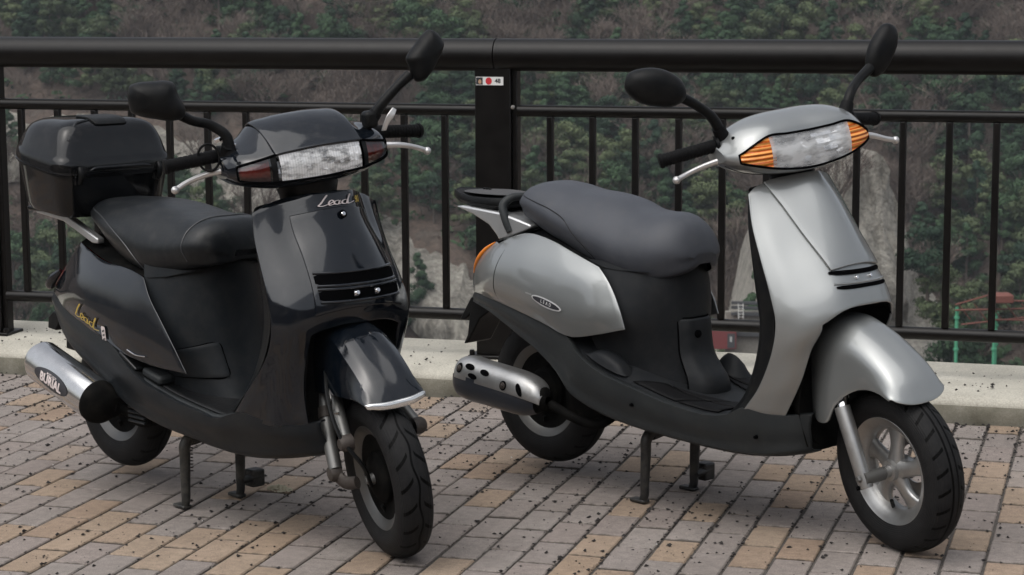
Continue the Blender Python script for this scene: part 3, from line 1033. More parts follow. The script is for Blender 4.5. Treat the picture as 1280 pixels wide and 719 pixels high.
M_silver = paint('silver_paint', (.245, .255, .252), .70, .42, .4, 1.0)
M_black = paint('black_paint', (.0026, .0042, .0068), 0, .25, 0, 1.0, 0.0)
M_plas = simple('dark_plastic', (.014, .0155, .0175), .45, var=.25, bumps=.25, bscale=900, dust=.05, spec=.13)
M_greyp = simple('grey_plastic', (.026, .029, .0305), .40, var=.2, bumps=.2, bscale=900, dust=.06, spec=.17)
M_blackp = simple('black_plastic', (.0045, .005, .0056), .40, var=.3, bumps=.15, bscale=700, dust=.05, spec=.14)
M_under = simple('underside_black', (.0035, .0035, .0035), .7, var=.4, dust=.05, spec=.04)
M_rub = simple('rubber', (.006, .006, .0065), .6, var=.3, bumps=.3, bscale=500, spec=.1)
M_chrome = simple('chrome', (.72, .72, .73), .09, 1.0, var=.08)
M_alu = simple('cast_aluminium', (.40, .40, .395), .38, .85, var=.15, dust=.3)
M_alud = simple('dull_aluminium', (.17, .17, .165), .5, .75, var=.3, dust=.3)
M_lever = simple('lever_alloy', (.62, .61, .6), .33, .75, var=.12)
M_steel = simple('brake_steel', (.35, .34, .33), .3, 1.0, var=.2)
M_rustm = simple('rusty_metal', (.04, .032, .028), .65, .3, var=.5, dust=.3)
M_slot = simple('slot_black', (.0015, .0015, .0018), .8, spec=.02)
M_goldd = simple('gold_print', (.55, .38, .05), .4, .2)
M_whited = simple('white_print', (.68, .60, .58), .4)
M_greyd = simple('grey_print', (.62, .62, .62), .4, .2)
M_redrefl = simple('red_lens', (.28, .012, .01), .15, coat=.6)

def seat_mat(name, c, rough, wr):
    m, nt, b = nmat(name)
    co = objco(nt)
    g = noise_t(nt, co, 620.0, 2); w = noise_t(nt, co, 10.0, 3, .5); d = noise_t(nt, co, 30.0, 8, .7)
    cc = mixc(nt, w, tuple(x * .85 for x in c), tuple(x * 1.18 for x in c))
    cc = mixc(nt, ramp(nt, d, [(.5, (0, 0, 0)), (.8, (.12, .12, .12))]), cc, (.18, .17, .15))
    nt.links.new(cc, b.inputs['Base Color'])
    nt.links.new(math_n(nt, 'MULTIPLY_ADD', d, .2, rough - .1), b.inputs['Roughness'])
    b.inputs['Specular IOR Level'].default_value = .3
    bump(nt, math_n(nt, 'ADD', math_n(nt, 'MULTIPLY', g, .12), math_n(nt, 'MULTIPLY', w, wr)), .5, .006, b)
    return m
M_seatR = seat_mat('grey_vinyl', (.052, .056, .066), .48, .2)
M_seatL = seat_mat('black_vinyl', (.008, .0095, .011), .36, 1.1)

def tyre_mat(name, kind):
    """rubber with moulded tread grooves; object space, wheel axis = Y"""
    m, nt, b = nmat(name)
    co = objco(nt)
    sep = node(nt, 'SeparateXYZ'); nt.links.new(co, sep.inputs[0])
    ang = math_n(nt, 'DIVIDE', math_n(nt, 'ARCTAN2', sep.outputs[2], sep.outputs[0]), 2 * math.pi)
    y = sep.outputs[1]; ay = math_n(nt, 'ABSOLUTE', y)
    rr = math_n(nt, 'SQRT', math_n(nt, 'ADD', math_n(nt, 'POWER', sep.outputs[0], 2.0), math_n(nt, 'POWER', sep.outputs[2], 2.0)))
    ontread = math_n(nt, 'GREATER_THAN', rr, .176)
    if kind == 'a':      # straight ring off centre + bent diagonal sipes
        ring = math_n(nt, 'LESS_THAN', math_n(nt, 'ABSOLUTE', math_n(nt, 'SUBTRACT', ay, .0085)), .0028)
        ph = math_n(nt, 'FRACT', math_n(nt, 'MULTIPLY_ADD', ay, 13.0, math_n(nt, 'MULTIPLY', ang, 26.0)))
        sip = math_n(nt, 'MULTIPLY', math_n(nt, 'LESS_THAN', ph, .19), math_n(nt, 'MULTIPLY', math_n(nt, 'GREATER_THAN', ay, .015), math_n(nt, 'LESS_THAN', ay, .042)))
    else:                # wavy centre groove + long curved sipes
        wav = math_n(nt, 'MULTIPLY', math_n(nt, 'SINE', math_n(nt, 'MULTIPLY', ang, 2 * math.pi * 13)), .0035)
        ring = math_n(nt, 'LESS_THAN', math_n(nt, 'ABSOLUTE', math_n(nt, 'SUBTRACT', y, wav)), .0027)
        bend = math_n(nt, 'SQRT', math_n(nt, 'MAXIMUM', ay, 0.0))
        ph = math_n(nt, 'FRACT', math_n(nt, 'MULTIPLY_ADD', bend, 4.6, math_n(nt, 'MULTIPLY', ang, 21.0)))
        sip = math_n(nt, 'MULTIPLY', math_n(nt, 'LESS_THAN', ph, .18), math_n(nt, 'MULTIPLY', math_n(nt, 'GREATER_THAN', ay, .009), math_n(nt, 'LESS_THAN', ay, .04)))
    gr = math_n(nt, 'MULTIPLY', math_n(nt, 'MAXIMUM', ring, sip), ontread)
    n = noise_t(nt, co, 22.0, 6, .65)
    c = ramp(nt, n, [(.3, (.011, .011, .0118)), (.7, (.019, .019, .019))])
    du = ramp(nt, noise_t(nt, co, 60.0, 6, .7), [(.55, (0, 0, 0)), (.8, (.3, .3, .3))])
    c = mixc(nt, du, c, (.03, .028, .025))
    c = mixc(nt, gr, c, (.0005, .0005, .0005))
    nt.links.new(c, b.inputs['Base Color'])
    b.inputs['Roughness'].default_value = .58
    b.inputs['Specular IOR Level'].default_value = .1
    side = math_n(nt, 'MULTIPLY', math_n(nt, 'SINE', math_n(nt, 'MULTIPLY', rr, 1400.0)), .06)
    bump(nt, math_n(nt, 'ADD', math_n(nt, 'MULTIPLY', gr, -1.0), side), .9, .004, b)
    return m
M_tyreA, M_tyreB = tyre_mat('tyre_sport', 'a'), tyre_mat('tyre_wavy', 'b')

def lens_mat(name, tint, fac, milk=0.0, pscale=30.0, flute=0.0, lo=.08):
    """clear plastic cover: mostly lets light through, mirrors at grazing angles"""
    m = bpy.data.materials.new(name); m.use_nodes = True
    nt = m.node_tree; nt.nodes.clear()
    tr = node(nt, 'BsdfTransparent'); tr.inputs[0].default_value = (*tint, 1)
    gl = node(nt, 'BsdfGlossy'); gl.inputs['Roughness'].default_value = .03
    fr = node(nt, 'Fresnel'); fr.inputs['IOR'].default_value = 1.5
    mx = node(nt, 'MixShader'); out = node(nt, 'OutputMaterial')
    nt.links.new(math_n(nt, 'ADD', fr.outputs[0], fac), mx.inputs[0])
    nt.links.new(tr.outputs[0], mx.inputs[1]); nt.links.new(gl.outputs[0], mx.inputs[2])
    if milk:      # prism scatter as white, patched to paint in bright and dark reflections
        df = node(nt, 'BsdfDiffuse'); df.inputs[0].default_value = (.95, .96, .96, 1)
        m2 = node(nt, 'MixShader')
        co = objco(nt); sp_ = node(nt, 'SeparateXYZ'); nt.links.new(co, sp_.inputs[0])
        mp = node(nt, 'Mapping'); mp.inputs['Scale'].default_value = (1, .6, 1.5); nt.links.new(co, mp.inputs[0])
        pat = ramp(nt, noise_t(nt, mp.outputs[0], pscale, 4, .6), [(.36, (lo, lo, lo)), (.56, (milk, milk, milk))])
        fl_ = math_n(nt, 'MULTIPLY_ADD', math_n(nt, 'SINE', math_n(nt, 'MULTIPLY', sp_.outputs[1], flute)), .09, .91)
        nt.links.new(math_n(nt, 'MULTIPLY', pat, fl_), m2.inputs[0])
        nt.links.new(tr.outputs[0], m2.inputs[1]); nt.links.new(df.outputs[0], m2.inputs[2]); nt.links.new(m2.outputs[0], mx.inputs[1])
    nt.links.new(mx.outputs[0], out.inputs['Surface'])
    return m
M_clear = lens_mat('clear_lens', (.98, .985, .985), .05, .62, 16.0, 0.0, .2)
M_clearL = lens_mat('fluted_lens', (.98, .985, .985), .05, .80, 42.0, 900.0, .15)
M_smoke = lens_mat('smoked_red_lens', (.62, .30, .26), .05)

def fluted(name, c, rough, metal, nx, nz, amp=1.0):
    """reflector moulded with flutes"""
    m, nt, b = nmat(name)
    co = objco(nt); sep = node(nt, 'SeparateXYZ'); nt.links.new(co, sep.inputs[0])
    b.inputs['Base Color'].default_value = (*c, 1); b.inputs['Metallic'].default_value = metal; b.inputs['Roughness'].default_value = rough
    a = math_n(nt, 'SINE', math_n(nt, 'MULTIPLY', sep.outputs[1], nx)); z = math_n(nt, 'SINE', math_n(nt, 'MULTIPLY', sep.outputs[2], nz))
    n3 = noise_t(nt, co, 30, 2)
    bump(nt, math_n(nt, 'ADD', math_n(nt, 'ADD', a, z), math_n(nt, 'MULTIPLY', n3, 3.0)), .7 * amp, .003, b)
    return m
M_reflR = fluted('headlamp_reflector', (.97, .97, .97), .2, .0, 60, 160, .7)
M_reflL = fluted('headlamp_fluted', (.97, .97, .95), .25, .0, 560, 40, .35)
M_amber = fluted('amber_lens', (1.0, .38, .08), .22, .0, 30, 480, 1.0)
M_redin = fluted('red_bulb_housing', (.36, .15, .14), .3, .2, 300, 40, .6)
def rib_colour(m, k, c0, c1):  # light and shade of the moulded ribs painted as colour bands
    nt = m.node_tree; b = nt.nodes['Principled BSDF']
    sep = node(nt, 'SeparateXYZ'); nt.links.new(objco(nt), sep.inputs[0])
    f = math_n(nt, 'MULTIPLY_ADD', math_n(nt, 'SINE', math_n(nt, 'MULTIPLY', sep.outputs[2], k)), .5, .5)
    nt.links.new(ramp(nt, f, [(.15, c0), (.75, c1)]), b.inputs['Base Color'])
def patchy(m, sc, c0, c1):  # paler and darker cells painted in as the reflector's reflections
    nt = m.node_tree; b = nt.nodes['Principled BSDF']
    mp = node(nt, 'Mapping'); mp.inputs['Scale'].default_value = (1, .45, 1.6)
    nt.links.new(objco(nt), mp.inputs[0])
    v = node(nt, 'TexVoronoi'); v.inputs['Scale'].default_value = sc; nt.links.new(mp.outputs[0], v.inputs['Vector'])
    sp_ = node(nt, 'SeparateColor'); nt.links.new(v.outputs['Color'], sp_.inputs[0])
    nt.links.new(ramp(nt, sp_.outputs[0], [(.1, c0), (.45, c1)]), b.inputs['Base Color'])
patchy(M_reflR, 55, (.42, .44, .47), (.97, .97, .97))
patchy(M_reflL, 48, (.62, .62, .62), (.97, .97, .95))
rib_colour(M_amber, 620, (.55, .10, .005), (1.0, .42, .10))
M_facet = simple('reflector_mirror', (.95, .955, .96), .2, 1.0)
M_amberR = simple('amber_rear_lens', (.75, .22, .02), .2, coat=.6)

# ================================================================== SCOOTER PART BUILDERS
def scooter(name, label, F, head, wb):
    c, s = math.cos(head), math.sin(head)
    o = bpy.data.objects.new(name, None); col.objects.link(o)
    o.location = (F[0] - c * wb, F[1] - s * wb, 0); o.rotation_euler = (0, 0, head)
    return tag(o, label, 'scooter', 'scooters parked by the railing')

def steer(A, rake, delta):
    ax = V((-math.sin(rad(rake)), 0, math.cos(rad(rake))))
    return Matrix.Translation(A) @ Matrix.Rotation(rad(delta), 4, ax) @ Matrix.Translation(-V(A))

def wheel(root, name, M, R, width, rimr, tyre_m, rim_m, style, brake, rot=0.0, dark=False):
    """M puts the wheel centre; axis is Y. rim object carries tyre, hub, spokes, brake"""
    hw = width / 2
    rp = [(rimr, -hw * .78), (rimr + .004, -hw * .74), (rimr + .002, -hw * .66), (rimr - .012, -hw * .6), (rimr - .026, -hw * .2),
          (rimr - .026, hw * .2), (rimr - .012, hw * .6), (rimr + .002, hw * .66), (rimr + .004, hw * .74), (rimr, hw * .78),
          (rimr - .006, hw * .7), (rimr - .02, hw * .56), (rimr - .034, hw * .22), (rimr - .034, -hw * .22), (rimr - .02, -hw * .56), (rimr - .006, -hw * .7)]
    w = lathe(name, rp, rim_m, root, M, seg=72, closed=True, angle=50)
    tp = [(rimr - .004, -hw * .70), (rimr + .006, -hw * .84), (rimr + .02, -hw * .97), (rimr + (R - rimr) * .45, -hw * 1.0), (R - .028, -hw * .93), (R - .016, -hw * .80),
          (R - .007, -hw * .56), (R - .002, -hw * .28), (R, 0), (R - .002, hw * .28), (R - .007, hw * .56), (R - .016, hw * .80), (R - .028, hw * .93),
          (rimr + (R - rimr) * .45, hw * 1.0), (rimr + .02, hw * .97), (rimr + .006, hw * .84), (rimr - .004, hw * .70)]
    tp = [(p.x, p.y) for p in cr([(a, b, 0) for a, b in tp], 3)]
    lathe('tyre', tp, tyre_m, w, None, seg=96, angle=60)
    lathe('hub', [(0, -hw * .95), (.014, -hw * .95), (.016, -hw * .7), (.026, -hw * .68), (.03, -hw * .3), (.034, 0), (.03, hw * .5), (.02, hw * .8), (0, hw * .8)], rim_m, w, seg=32)
    if style == 'star':
        for i in range(5):
            a = rot + i * 2 * math.pi / 5
            rows = []
            for t in range(7):
                u = t / 6; r = .022 + (rimr - .030 - .022) * u
                wd = .026 - .007 * math.sin(u * math.pi) + .010 * u ** 4; th = .015 - .004 * u
                da = .16 * u * u - .06
                yc = -hw * .22 * (1 - u) + .0 * u
                e = V((math.cos(a + da), 0, math.sin(a + da))); n = V((-e.z, 0, e.x))
                ring = []
                for q in range(12):
                    b_ = q / 12 * 2 * math.pi
                    cx, cy = math.cos(b_), math.sin(b_)
                    ring.append(e * r + n * (wd * math.copysign(abs(cx) ** .6, cx)) + V((0, yc + th * math.copysign(abs(cy) ** .8, cy), 0)))
                rows.append(ring)
            gmesh('spoke', rows, rim_m, w, closed=True, caps=True, angle=60)
    else:                # pressed disc wheel with dark drum
        lathe('wheel_disc', [(.03, -hw * .1), (.06, -hw * .25), (.085, -hw * .3), (.1, -hw * .35 if dark else -hw * .15), (rimr - .014 if dark else rimr - .03, -hw * .58 if dark else -hw * .1), (rimr - .014 if dark else rimr - .03, hw * .1), (.09, hw * .1), (.03, hw * .2)], M_under if dark else rim_m, w, seg=48)
        lathe('brake_drum', [(0, -hw * .8), (.03, -hw * .8), (.055, -hw * .72), (.066, -hw * .5), (.068, -hw * .2)], M_under if dark else M_alud, w, seg=40)
    if brake == 'disc':
        lathe('brake_disc', [(.05, .048), (.085, .048), (.085, .052), (.05, .052)], M_steel, w, seg=48, closed=True)
    # valve
    tube('valve', [(rimr - .03, -.01, 0), (rimr - .055, -.022, .004)], .005, M_blackp, w, Matrix.Rotation(rot + 2.25, 4, 'Y') if False else Matrix.Rotation(1.75, 4, 'Y'), seg=8)
    lathe('axle_nut', [(0, -hw * 1.25), (.009, -hw * 1.25), (.012, -hw * 1.15), (.012, -hw * .95)], M_alud, w, seg=6)
    return w

def mirror_part(root, T, c, yaw, side, outline, stem, roll=0.0, depth=.034):
    """side -1 right, +1 left. outline = [(y, z)] for the left one, glass faces back"""
    Rm = Matrix.Translation(c) @ Matrix.Rotation(yaw, 4, 'Z') @ Matrix.Rotation(roll, 4, 'X')
    out = cr([(0, y * side, z) for y, z in outline], 5, True)
    rows = []
    for x, s in ((-.012, .90), (-.012, .955), (-.008, .995), (0, 1.0), (depth * .35, .955), (depth * .68, .82), (depth * .88, .62), (depth * .97, .36), (depth, .03)):
        rows.append([Rm @ V((x, p.y * s, p.z * s)) for p in out])
    n = len(out)
    vs = [p for r in rows for p in r]; fs = gfaces(len(rows), n, True)
    fs.append(tuple(range((len(rows) - 1) * n, len(rows) * n)))
    h = mk('mirror', vs, fs, M_blackp, root, T, angle=50)
    gv = [Rm @ V((-.010, p.y * .93, p.z * .93)) for p in out]
    mk('mirror_glass', gv, [tuple(range(n))], M_chrome, h, smooth=False)
    tube('mirror_stem', [V(p) for p in stem], [.0150, .0135, .0125, .0145], M_blackp, h, seg=12, k=6)
    e = V(stem[0]); d = (V(stem[1]) - e).normalized()
    vs, fs = tube_geo([e - d * .012, e + d * .02], [.0195, .0165], 14)
    mk('mirror_boot', vs, fs, M_rub, h)
    return h

def grip(root, T, a, b, lever, end=None, ribs=14):
    a, b = V(a), V(b); d = (b - a).normalized(); L = (b - a).length
    prof = [(.0, 0), (.0155, 0)]
    for i in range(ribs):
        t0 = .012 + (L - .02) * i / ribs; t1 = .012 + (L - .02) * (i + .6) / ribs; t2 = .012 + (L - .02) * (i + .62) / ribs; t3 = .012 + (L - .02) * (i + .98) / ribs
        prof += [(.0172, t0), (.0172, t1), (.0160, t2), (.0160, t3)]
    prof += [(.0195, L - .008), (.0195, L - .002), (.016, L + .002), (0, L + .003)]
    g = lathe_dir('grip', prof, M_rub, root, a, d, T, seg=24)
    lathe_dir('grip_flange', [(.014, -.012), (.024, -.01), (.025, -.002), (.017, 0)], M_blackp, g, a, d, seg=24)
    lv = tube('brake_lever', lever, [.0085, .0075, .0068, .0070], M_lever, root, T, seg=12, k=6, ry=.75)
    e = V(lever[-1])
    vs, fs = lathe_geo([(0, -.0105), (.006, -.009), (.0098, -.004), (.0105, 0), (.0098, .004), (.006, .009), (0, .0105)], 16, 'Z', e)
    mk('lever_ball', vs, fs, M_lever, lv, merge=1e-5)
    vs, fs = tube_geo([V(lever[0]) + V((-.02, .02 if lever[0][1] < 0 else -.02, 0)), V(lever[0])], .016, 10)
    mk('lever_perch', vs, fs, M_blackp, lv)
    return g

def off_rows(rows, d):
    return [[V(p) + V(d) for p in r] for r in rows]

def normals(G):
    N = []
    for i, r in enumerate(G):
        row = []
        for j, p in enumerate(r):
            a = G[min(i + 1, len(G) - 1)][j] - G[max(i - 1, 0)][j]
            b = r[min(j + 1, len(r) - 1)] - r[max(j - 1, 0)]
            n = a.cross(b); row.append(n.normalized() if n.length > 1e-9 else V((1, 0, 0)))
        N.append(row)
    return N

def sub_patch(G, i0, i1, j0, j1, off, sign=1):
    N = normals(G)
    return [[G[i][j] + N[i][j] * off * sign for j in range(j0, j1 + 1)] for i in range(i0, i1 + 1)]

def reflector(name, y0, y1, zf, xf, mat, parent, ny, nz, tilt, seed, depth):
    """stepped mirror facets behind the lens: zf(y) -> (z bottom, z top), xf(y) -> lens x"""
    rnd = random.Random(seed); vs, fs = [], []
    for i in range(ny):
        for j in range(nz):
            ya, yb = y0 + (y1 - y0) * i / ny, y0 + (y1 - y0) * (i + 1) / ny
            q = []
            tz = rad(tilt + rnd.uniform(-11, 11)); ty = rnd.uniform(-.2, .2)
            for (y, t) in ((ya, j / nz), (yb, j / nz), (yb, (j + 1) / nz), (ya, (j + 1) / nz)):
                b, tp = zf(y); z = b + (tp - b) * t
                h = (t * nz - j) * (tp - b) / nz
                bow = depth * (1 - (2 * (y - y0) / (y1 - y0) - 1) ** 2) * (1 - (2 * (j + .5) / nz - 1) ** 2 * .5)
                q.append(V((xf(y) - .010 - bow - h * math.tan(tz) + (y - (ya + yb) / 2) * ty, y, z)))
            o = len(vs); vs += q; fs.append((o, o + 1, o + 2, o + 3))
    # closing backing
    return mk(name, vs, fs, mat, parent, smooth=False, fix=False)

def both(fn):
    """build the right-hand part and its mirror image"""
    for s in (-1, 1): fn(s)

def sy(p, s): return V((p[0], p[1] * (-s), p[2]))     # s=-1 keeps the right side (y<0), s=+1 flips it

# ---- front cover with wheel-well cut: rows for centre..edge above the lip, b..edge below
def front_cover(root, up_rows, low_rows, mat, ku=5, kv=4, name='front_cover'):
    """up_rows: [c,a,b,m,e] from top to lip; low_rows: [b,m,e] below the lip (first continues)"""
    nb = len(up_rows)
    cols_up = [cr([r[j] for r in up_rows], ku) for j in range(2)]
    cols_all = [cr([r[j + 2] for r in up_rows] + [r[j] for r in low_rows], ku) for j in range(3)]
    nu_up = (nb - 1) * ku + 1
    G = []
    for i in range(nu_up):
        row = [cols_up[0][i], cols_up[1][i]] + [c[i] for c in cols_all]
        row = [flip(p) for p in reversed(row)][:-1] + row
        G.append(cr(row, kv))
    nc = len(G[0])
    vs = [p for r in G for p in r]; fs = gfaces(len(G), nc)
    # lower wings
    tot = len(cols_all[0])
    for s in (-1, 1):
        prev = list(range((nu_up - 1) * nc + (nc - 1 - 2 * kv), nu_up * nc)) if s < 0 else list(range((nu_up - 1) * nc + 2 * kv, (nu_up - 1) * nc - 1, -1))
        for i in range(nu_up, tot):
            row = cr([c[i] for c in cols_all], kv)
            if s > 0: row = [flip(p) for p in row]
            o = len(vs); vs += row; cur = list(range(o, o + len(row)))
            for j in range(len(row) - 1): fs.append((prev[j], prev[j + 1], cur[j + 1], cur[j]))
            prev = cur
    o = mk(name, vs, fs, mat, root, angle=50)
    solid(o, .006, -1)
    bevel(o, .002, 2, 50)
    tree = BVHTree.FromPolygons([tuple(v) for v in vs], fs)
    return o, G, tree

# ================================================================== SILVER SCOOTER
RB = scooter('scooter', 'silver scooter with grey seat and amber turn signals parked by the railing', (-0.542, 5.325), rad(-30), 1.255)
TS = steer((1.2, 0, .25), 26, -16)

# front cover
upR = [[(.954, 0, .944), (.928, -.07, .936), (.897, -.135, .921), (.889, -.152, .912), (.882, -.168, .896)],
       [(1.007, 0, .889), (.982, -.078, .869), (.937, -.142, .857), (.922, -.164, .842), (.906, -.182, .822)],
       [(1.060, 0, .811), (1.038, -.084, .788), (.994, -.148, .766), (.975, -.175, .753), (.949, -.197, .735)],
       [(1.108, 0, .721), (1.092, -.092, .709), (1.050, -.153, .684), (1.025, -.185, .662), (.992, -.207, .642)],
       [(1.134, 0, .664), (1.124, -.098, .656), (1.083, -.155, .628), (1.050, -.188, .607), (1.010, -.210, .586)],
       [(1.147, 0, .622), (1.140, -.10, .614), (1.110, -.145, .580), (1.068, -.184, .551), (1.004, -.210, .522)]]
loR = [[(1.080, -.148, .515), (1.045, -.18, .488), (.982, -.208, .460)],
       [(1.050, -.150, .430), (1.018, -.178, .410), (.947, -.205, .396)],
       [(1.000, -.152, .330), (.960, -.180, .334), (.903, -.202, .343)]]
cov, GC, treeC = front_cover(RB, upR, loR, M_silver)
nc = len(GC[0]); mid = nc // 2
pan = sub_patch(GC, 0, 15, mid - 8, mid + 8, .005, 1)
# orient the offset outwards
sg = 1 if normals(GC)[8][mid].x > 0 else -1
def seam_patch(G, i0, i1, jh0, jh1, off):
    """centre panel whose half width runs from jh0 columns (top) to jh1 (bottom)"""
    N = normals(G); rows = []
    for i in range(i0, i1 + 1):
        t = (i - i0) / (i1 - i0); hw_ = jh0 + (jh1 - jh0) * t; row = []
        for q in range(17):
            j = mid + hw_ * (q / 8 - 1); a = max(0, min(nc - 2, int(math.floor(j)))); f = j - a
            p = G[i][a].lerp(G[i][a + 1], f); n = N[i][a].lerp(N[i][a + 1], f).normalized()
            row.append(p + n * off * sg)
        rows.append(row)
    return rows
pn = gmesh('centre_panel', seam_patch(GC, 0, 15, 7.7, 4.05, .0045), M_silver, cov, angle=50)
solid(pn, .0075, 0, .0018, 3)
def front_map(tree, off):
    return lambda u, v: cast(tree, (2.0, u, v), (-1, 0, 0), off)
def front_mapz(tree, off, k=1.0):    # shallower: v measured along the slope
    return front_map(tree, off)
fm = front_map(treeC, .0035)
decal('vent_slot', quad2([(-.1, .7095), (.1, .7095), (.1, .6985), (-.1, .6985)], 16, 4, .5), front_map(treeC, .0030), M_slot, cov)
decal('vent_slot', quad2([(-.098, .6745), (.098, .6745), (.098, .6645), (-.098, .6645)], 16, 4, .5), front_map(treeC, .0018), M_slot, cov)
for (z0, w) in ((.6785, .10),):
    rdg = [cast(treeC, (2, -w + 2 * w * i / 20, z0), (-1, 0, 0), .001) for i in range(21)]
    tube('slot_ridge', rdg, .0032, M_silver, cov, seg=8)
for yb in (-.028, .028):
    p = cast(treeC, (2, yb, .690), (-1, 0, 0), .002)
    lathe_dir('vent_bolt', [(0, .004), (.004, .004), (.0055, .001), (.0055, -.004)], M_chrome, cov, p, (1, 0, .4), seg=12)
# wing emblem and the lettering near the top
pm = front_map(treeC, .0078)
decal('wing_emblem', ellipse2(.0085, .011, 20), lambda u, v: pm(u, .832 + v), M_greyd, cov)
decal('wing_emblem', ellipse2(.0055, .0075, 20), lambda u, v: (lambda p: p + V((.0006, 0, .0004)))(pm(u, .832 + v)), M_silver, cov)
decal('maker_lettering', text_geo('HONDA', .0175, spacing=1.15, bold=.0003), lambda u, v: pm(u, .925 + v), M_greyd, cov)

# inner shield facing the rider
inn = [[(.835, 0, .915), (.85, -.09, .91), (.868, -.150, .905), (.886, -.166, .898)],
       [(.862, 0, .83), (.868, -.10, .825), (.880, -.165, .822), (.909, -.180, .822)],
       [(.89, 0, .735), (.893, -.11, .735), (.906, -.180, .735), (.951, -.194, .735)],
       [(.905, 0, .64), (.91, -.12, .638), (.930, -.188, .638), (.996, -.204, .64)],
       [(.90, 0, .55), (.905, -.12, .55), (.948, -.192, .55), (1.005, -.207, .55)],
       [(.87, 0, .455), (.88, -.12, .452), (.935, -.192, .452), (.980, -.205, .455)],
       [(.815, 0, .365), (.84, -.12, .362), (.89, -.188, .362), (.918, -.200, .362)],
       [(.77, 0, .318), (.80, -.12, .318), (.85, -.185, .325), (.885, -.198, .335)]]
gmesh('inner_shield', grid(inn, 4, 3, mirror=True), M_blackp, RB)

# floorboard
fl = []
for x, z, w in ((.24, .462, .196), (.30, .420, .204), (.37, .384, .208), (.45, .360, .21), (.52, .347, .21), (.62, .327, .208), (.70, .316, .206), (.78, .311, .203), (.84, .318, .197), (.885, .340, .19)):
    q = max(0, 1 - abs(x - .40) / .16) * .05
    fl.append([(x, 0, z + .004 + q), (x, -.10, z + .003 + q), (x, -w + .012, z + .002), (x, -w, z - .002), (x, -w + .002, z - .03)])
GF = grid(fl, 3, 3, mirror=True)
fb = gmesh('floorboard', GF, M_plas, RB)
treeF = bvh_of(GF)
dn = lambda off: (lambda x, y: cast(treeF, (x, y, 1), (0, 0, -1), off))
for s in (-1, 1):
    for q in ([(.50, -.185), (.655, -.186), (.70, -.115), (.56, -.115)], [(.665, -.186), (.80, -.180), (.80, -.115), (.71, -.115)],
              [(.575, -.108), (.70, -.108), (.74, -.06), (.68, -.075)], [(.71, -.108), (.80, -.108), (.80, -.04), (.75, -.05)]):
        o = decal('floor_mat', quad2([(a, b * (-s)) for a, b in q], 8, 5), dn(.0035), M_rub, fb)
        solid(o, .004, 0)
    # raised foot rest behind
    rr = []
    for x, hgt, w in ((.33, .0, .03), (.37, .03, .035), (.41, .034, .035), (.45, .020, .03), (.47, .0, .02)):
        z = cast(treeF, (x, -.165, 1), (0, 0, -1)).z
        rr.append([V((x, -(-s) * -1 * 0 + (.165 + w) * s, z)), V((x, (.165 + w * .7) * s, z + hgt * .8)), V((x, .165 * s, z + hgt)), V((x, (.165 - w * .7) * s, z + hgt * .8)), V((x, (.165 - w) * s, z))])
    gmesh('foot_rest', grid(rr, 3, 3), M_plas, fb)

# lower skirts
T_ = [(-.267, -.06, .512), (-.119, -.12, .512), (.024, -.16, .5), (.154, -.185, .482), (.258, -.2, .458), (.306, -.208, .415), (.372, -.212, .382), (.517, -.214, .347), (.70, -.211, .316), (.80, -.207, .312), (.85, -.203, .322), (.898, -.202, .345), (.955, -.182, .336), (1.0, -.153, .332), (1.03, -.125, .335), (1.045, -.10, .335)]
B_ = [(-.275, -.06, .484), (-.13, -.12, .471), (.008, -.155, .434), (.118, -.175, .397), (.202, -.185, .351), (.261, -.19, .298), (.333, -.19, .27), (.494, -.19, .242), (.67, -.186, .229), (.80, -.18, .223), (.86, -.174, .222), (.91, -.166, .224), (.955, -.154, .228), (.995, -.135, .235), (1.02, -.11, .24), (1.035, -.085, .245)]
def skirt(s):
    rows = []
    for i, (t, b) in enumerate(zip(T_, B_)):
        t, b = V(t), V(b); m = t.lerp(b, .4) + V((0, -.005, 0)); m2 = t.lerp(b, .8) + V((0, .001, 0))
        u = b + V((.0, .04 if i > 5 else .02, -.012 if i > 5 else .002))
        ti = t + V((0, .016, .002))
        rows.append([sy(p, s) for p in (ti, t, m, m2, b, u)])
    rails_ = [cr([r[j] for r in rows], 3) for j in range(6)]
    GK = [[rl[i] for rl in rails_[:1]] + cr([rl[i] for rl in rails_[1:]], 3) for i in range(len(rails_[0]))]
    o = gmesh('lower_skirt', GK, M_greyp, RB, angle=35)
    solid(o, .004, 0)
    for (x, z) in ((.93, .272), (.52, .302)):
        p = V((x, (-.21 if x < .8 else -.185) * (-s) * 1.0, z))
        lathe_dir('screw', [(0, .003), (.004, .003), (.0055, -.006)], M_slot, o, sy((x, -.216 if x < .8 else -.187, z), s), (0, s, 0), seg=12)
both(skirt)
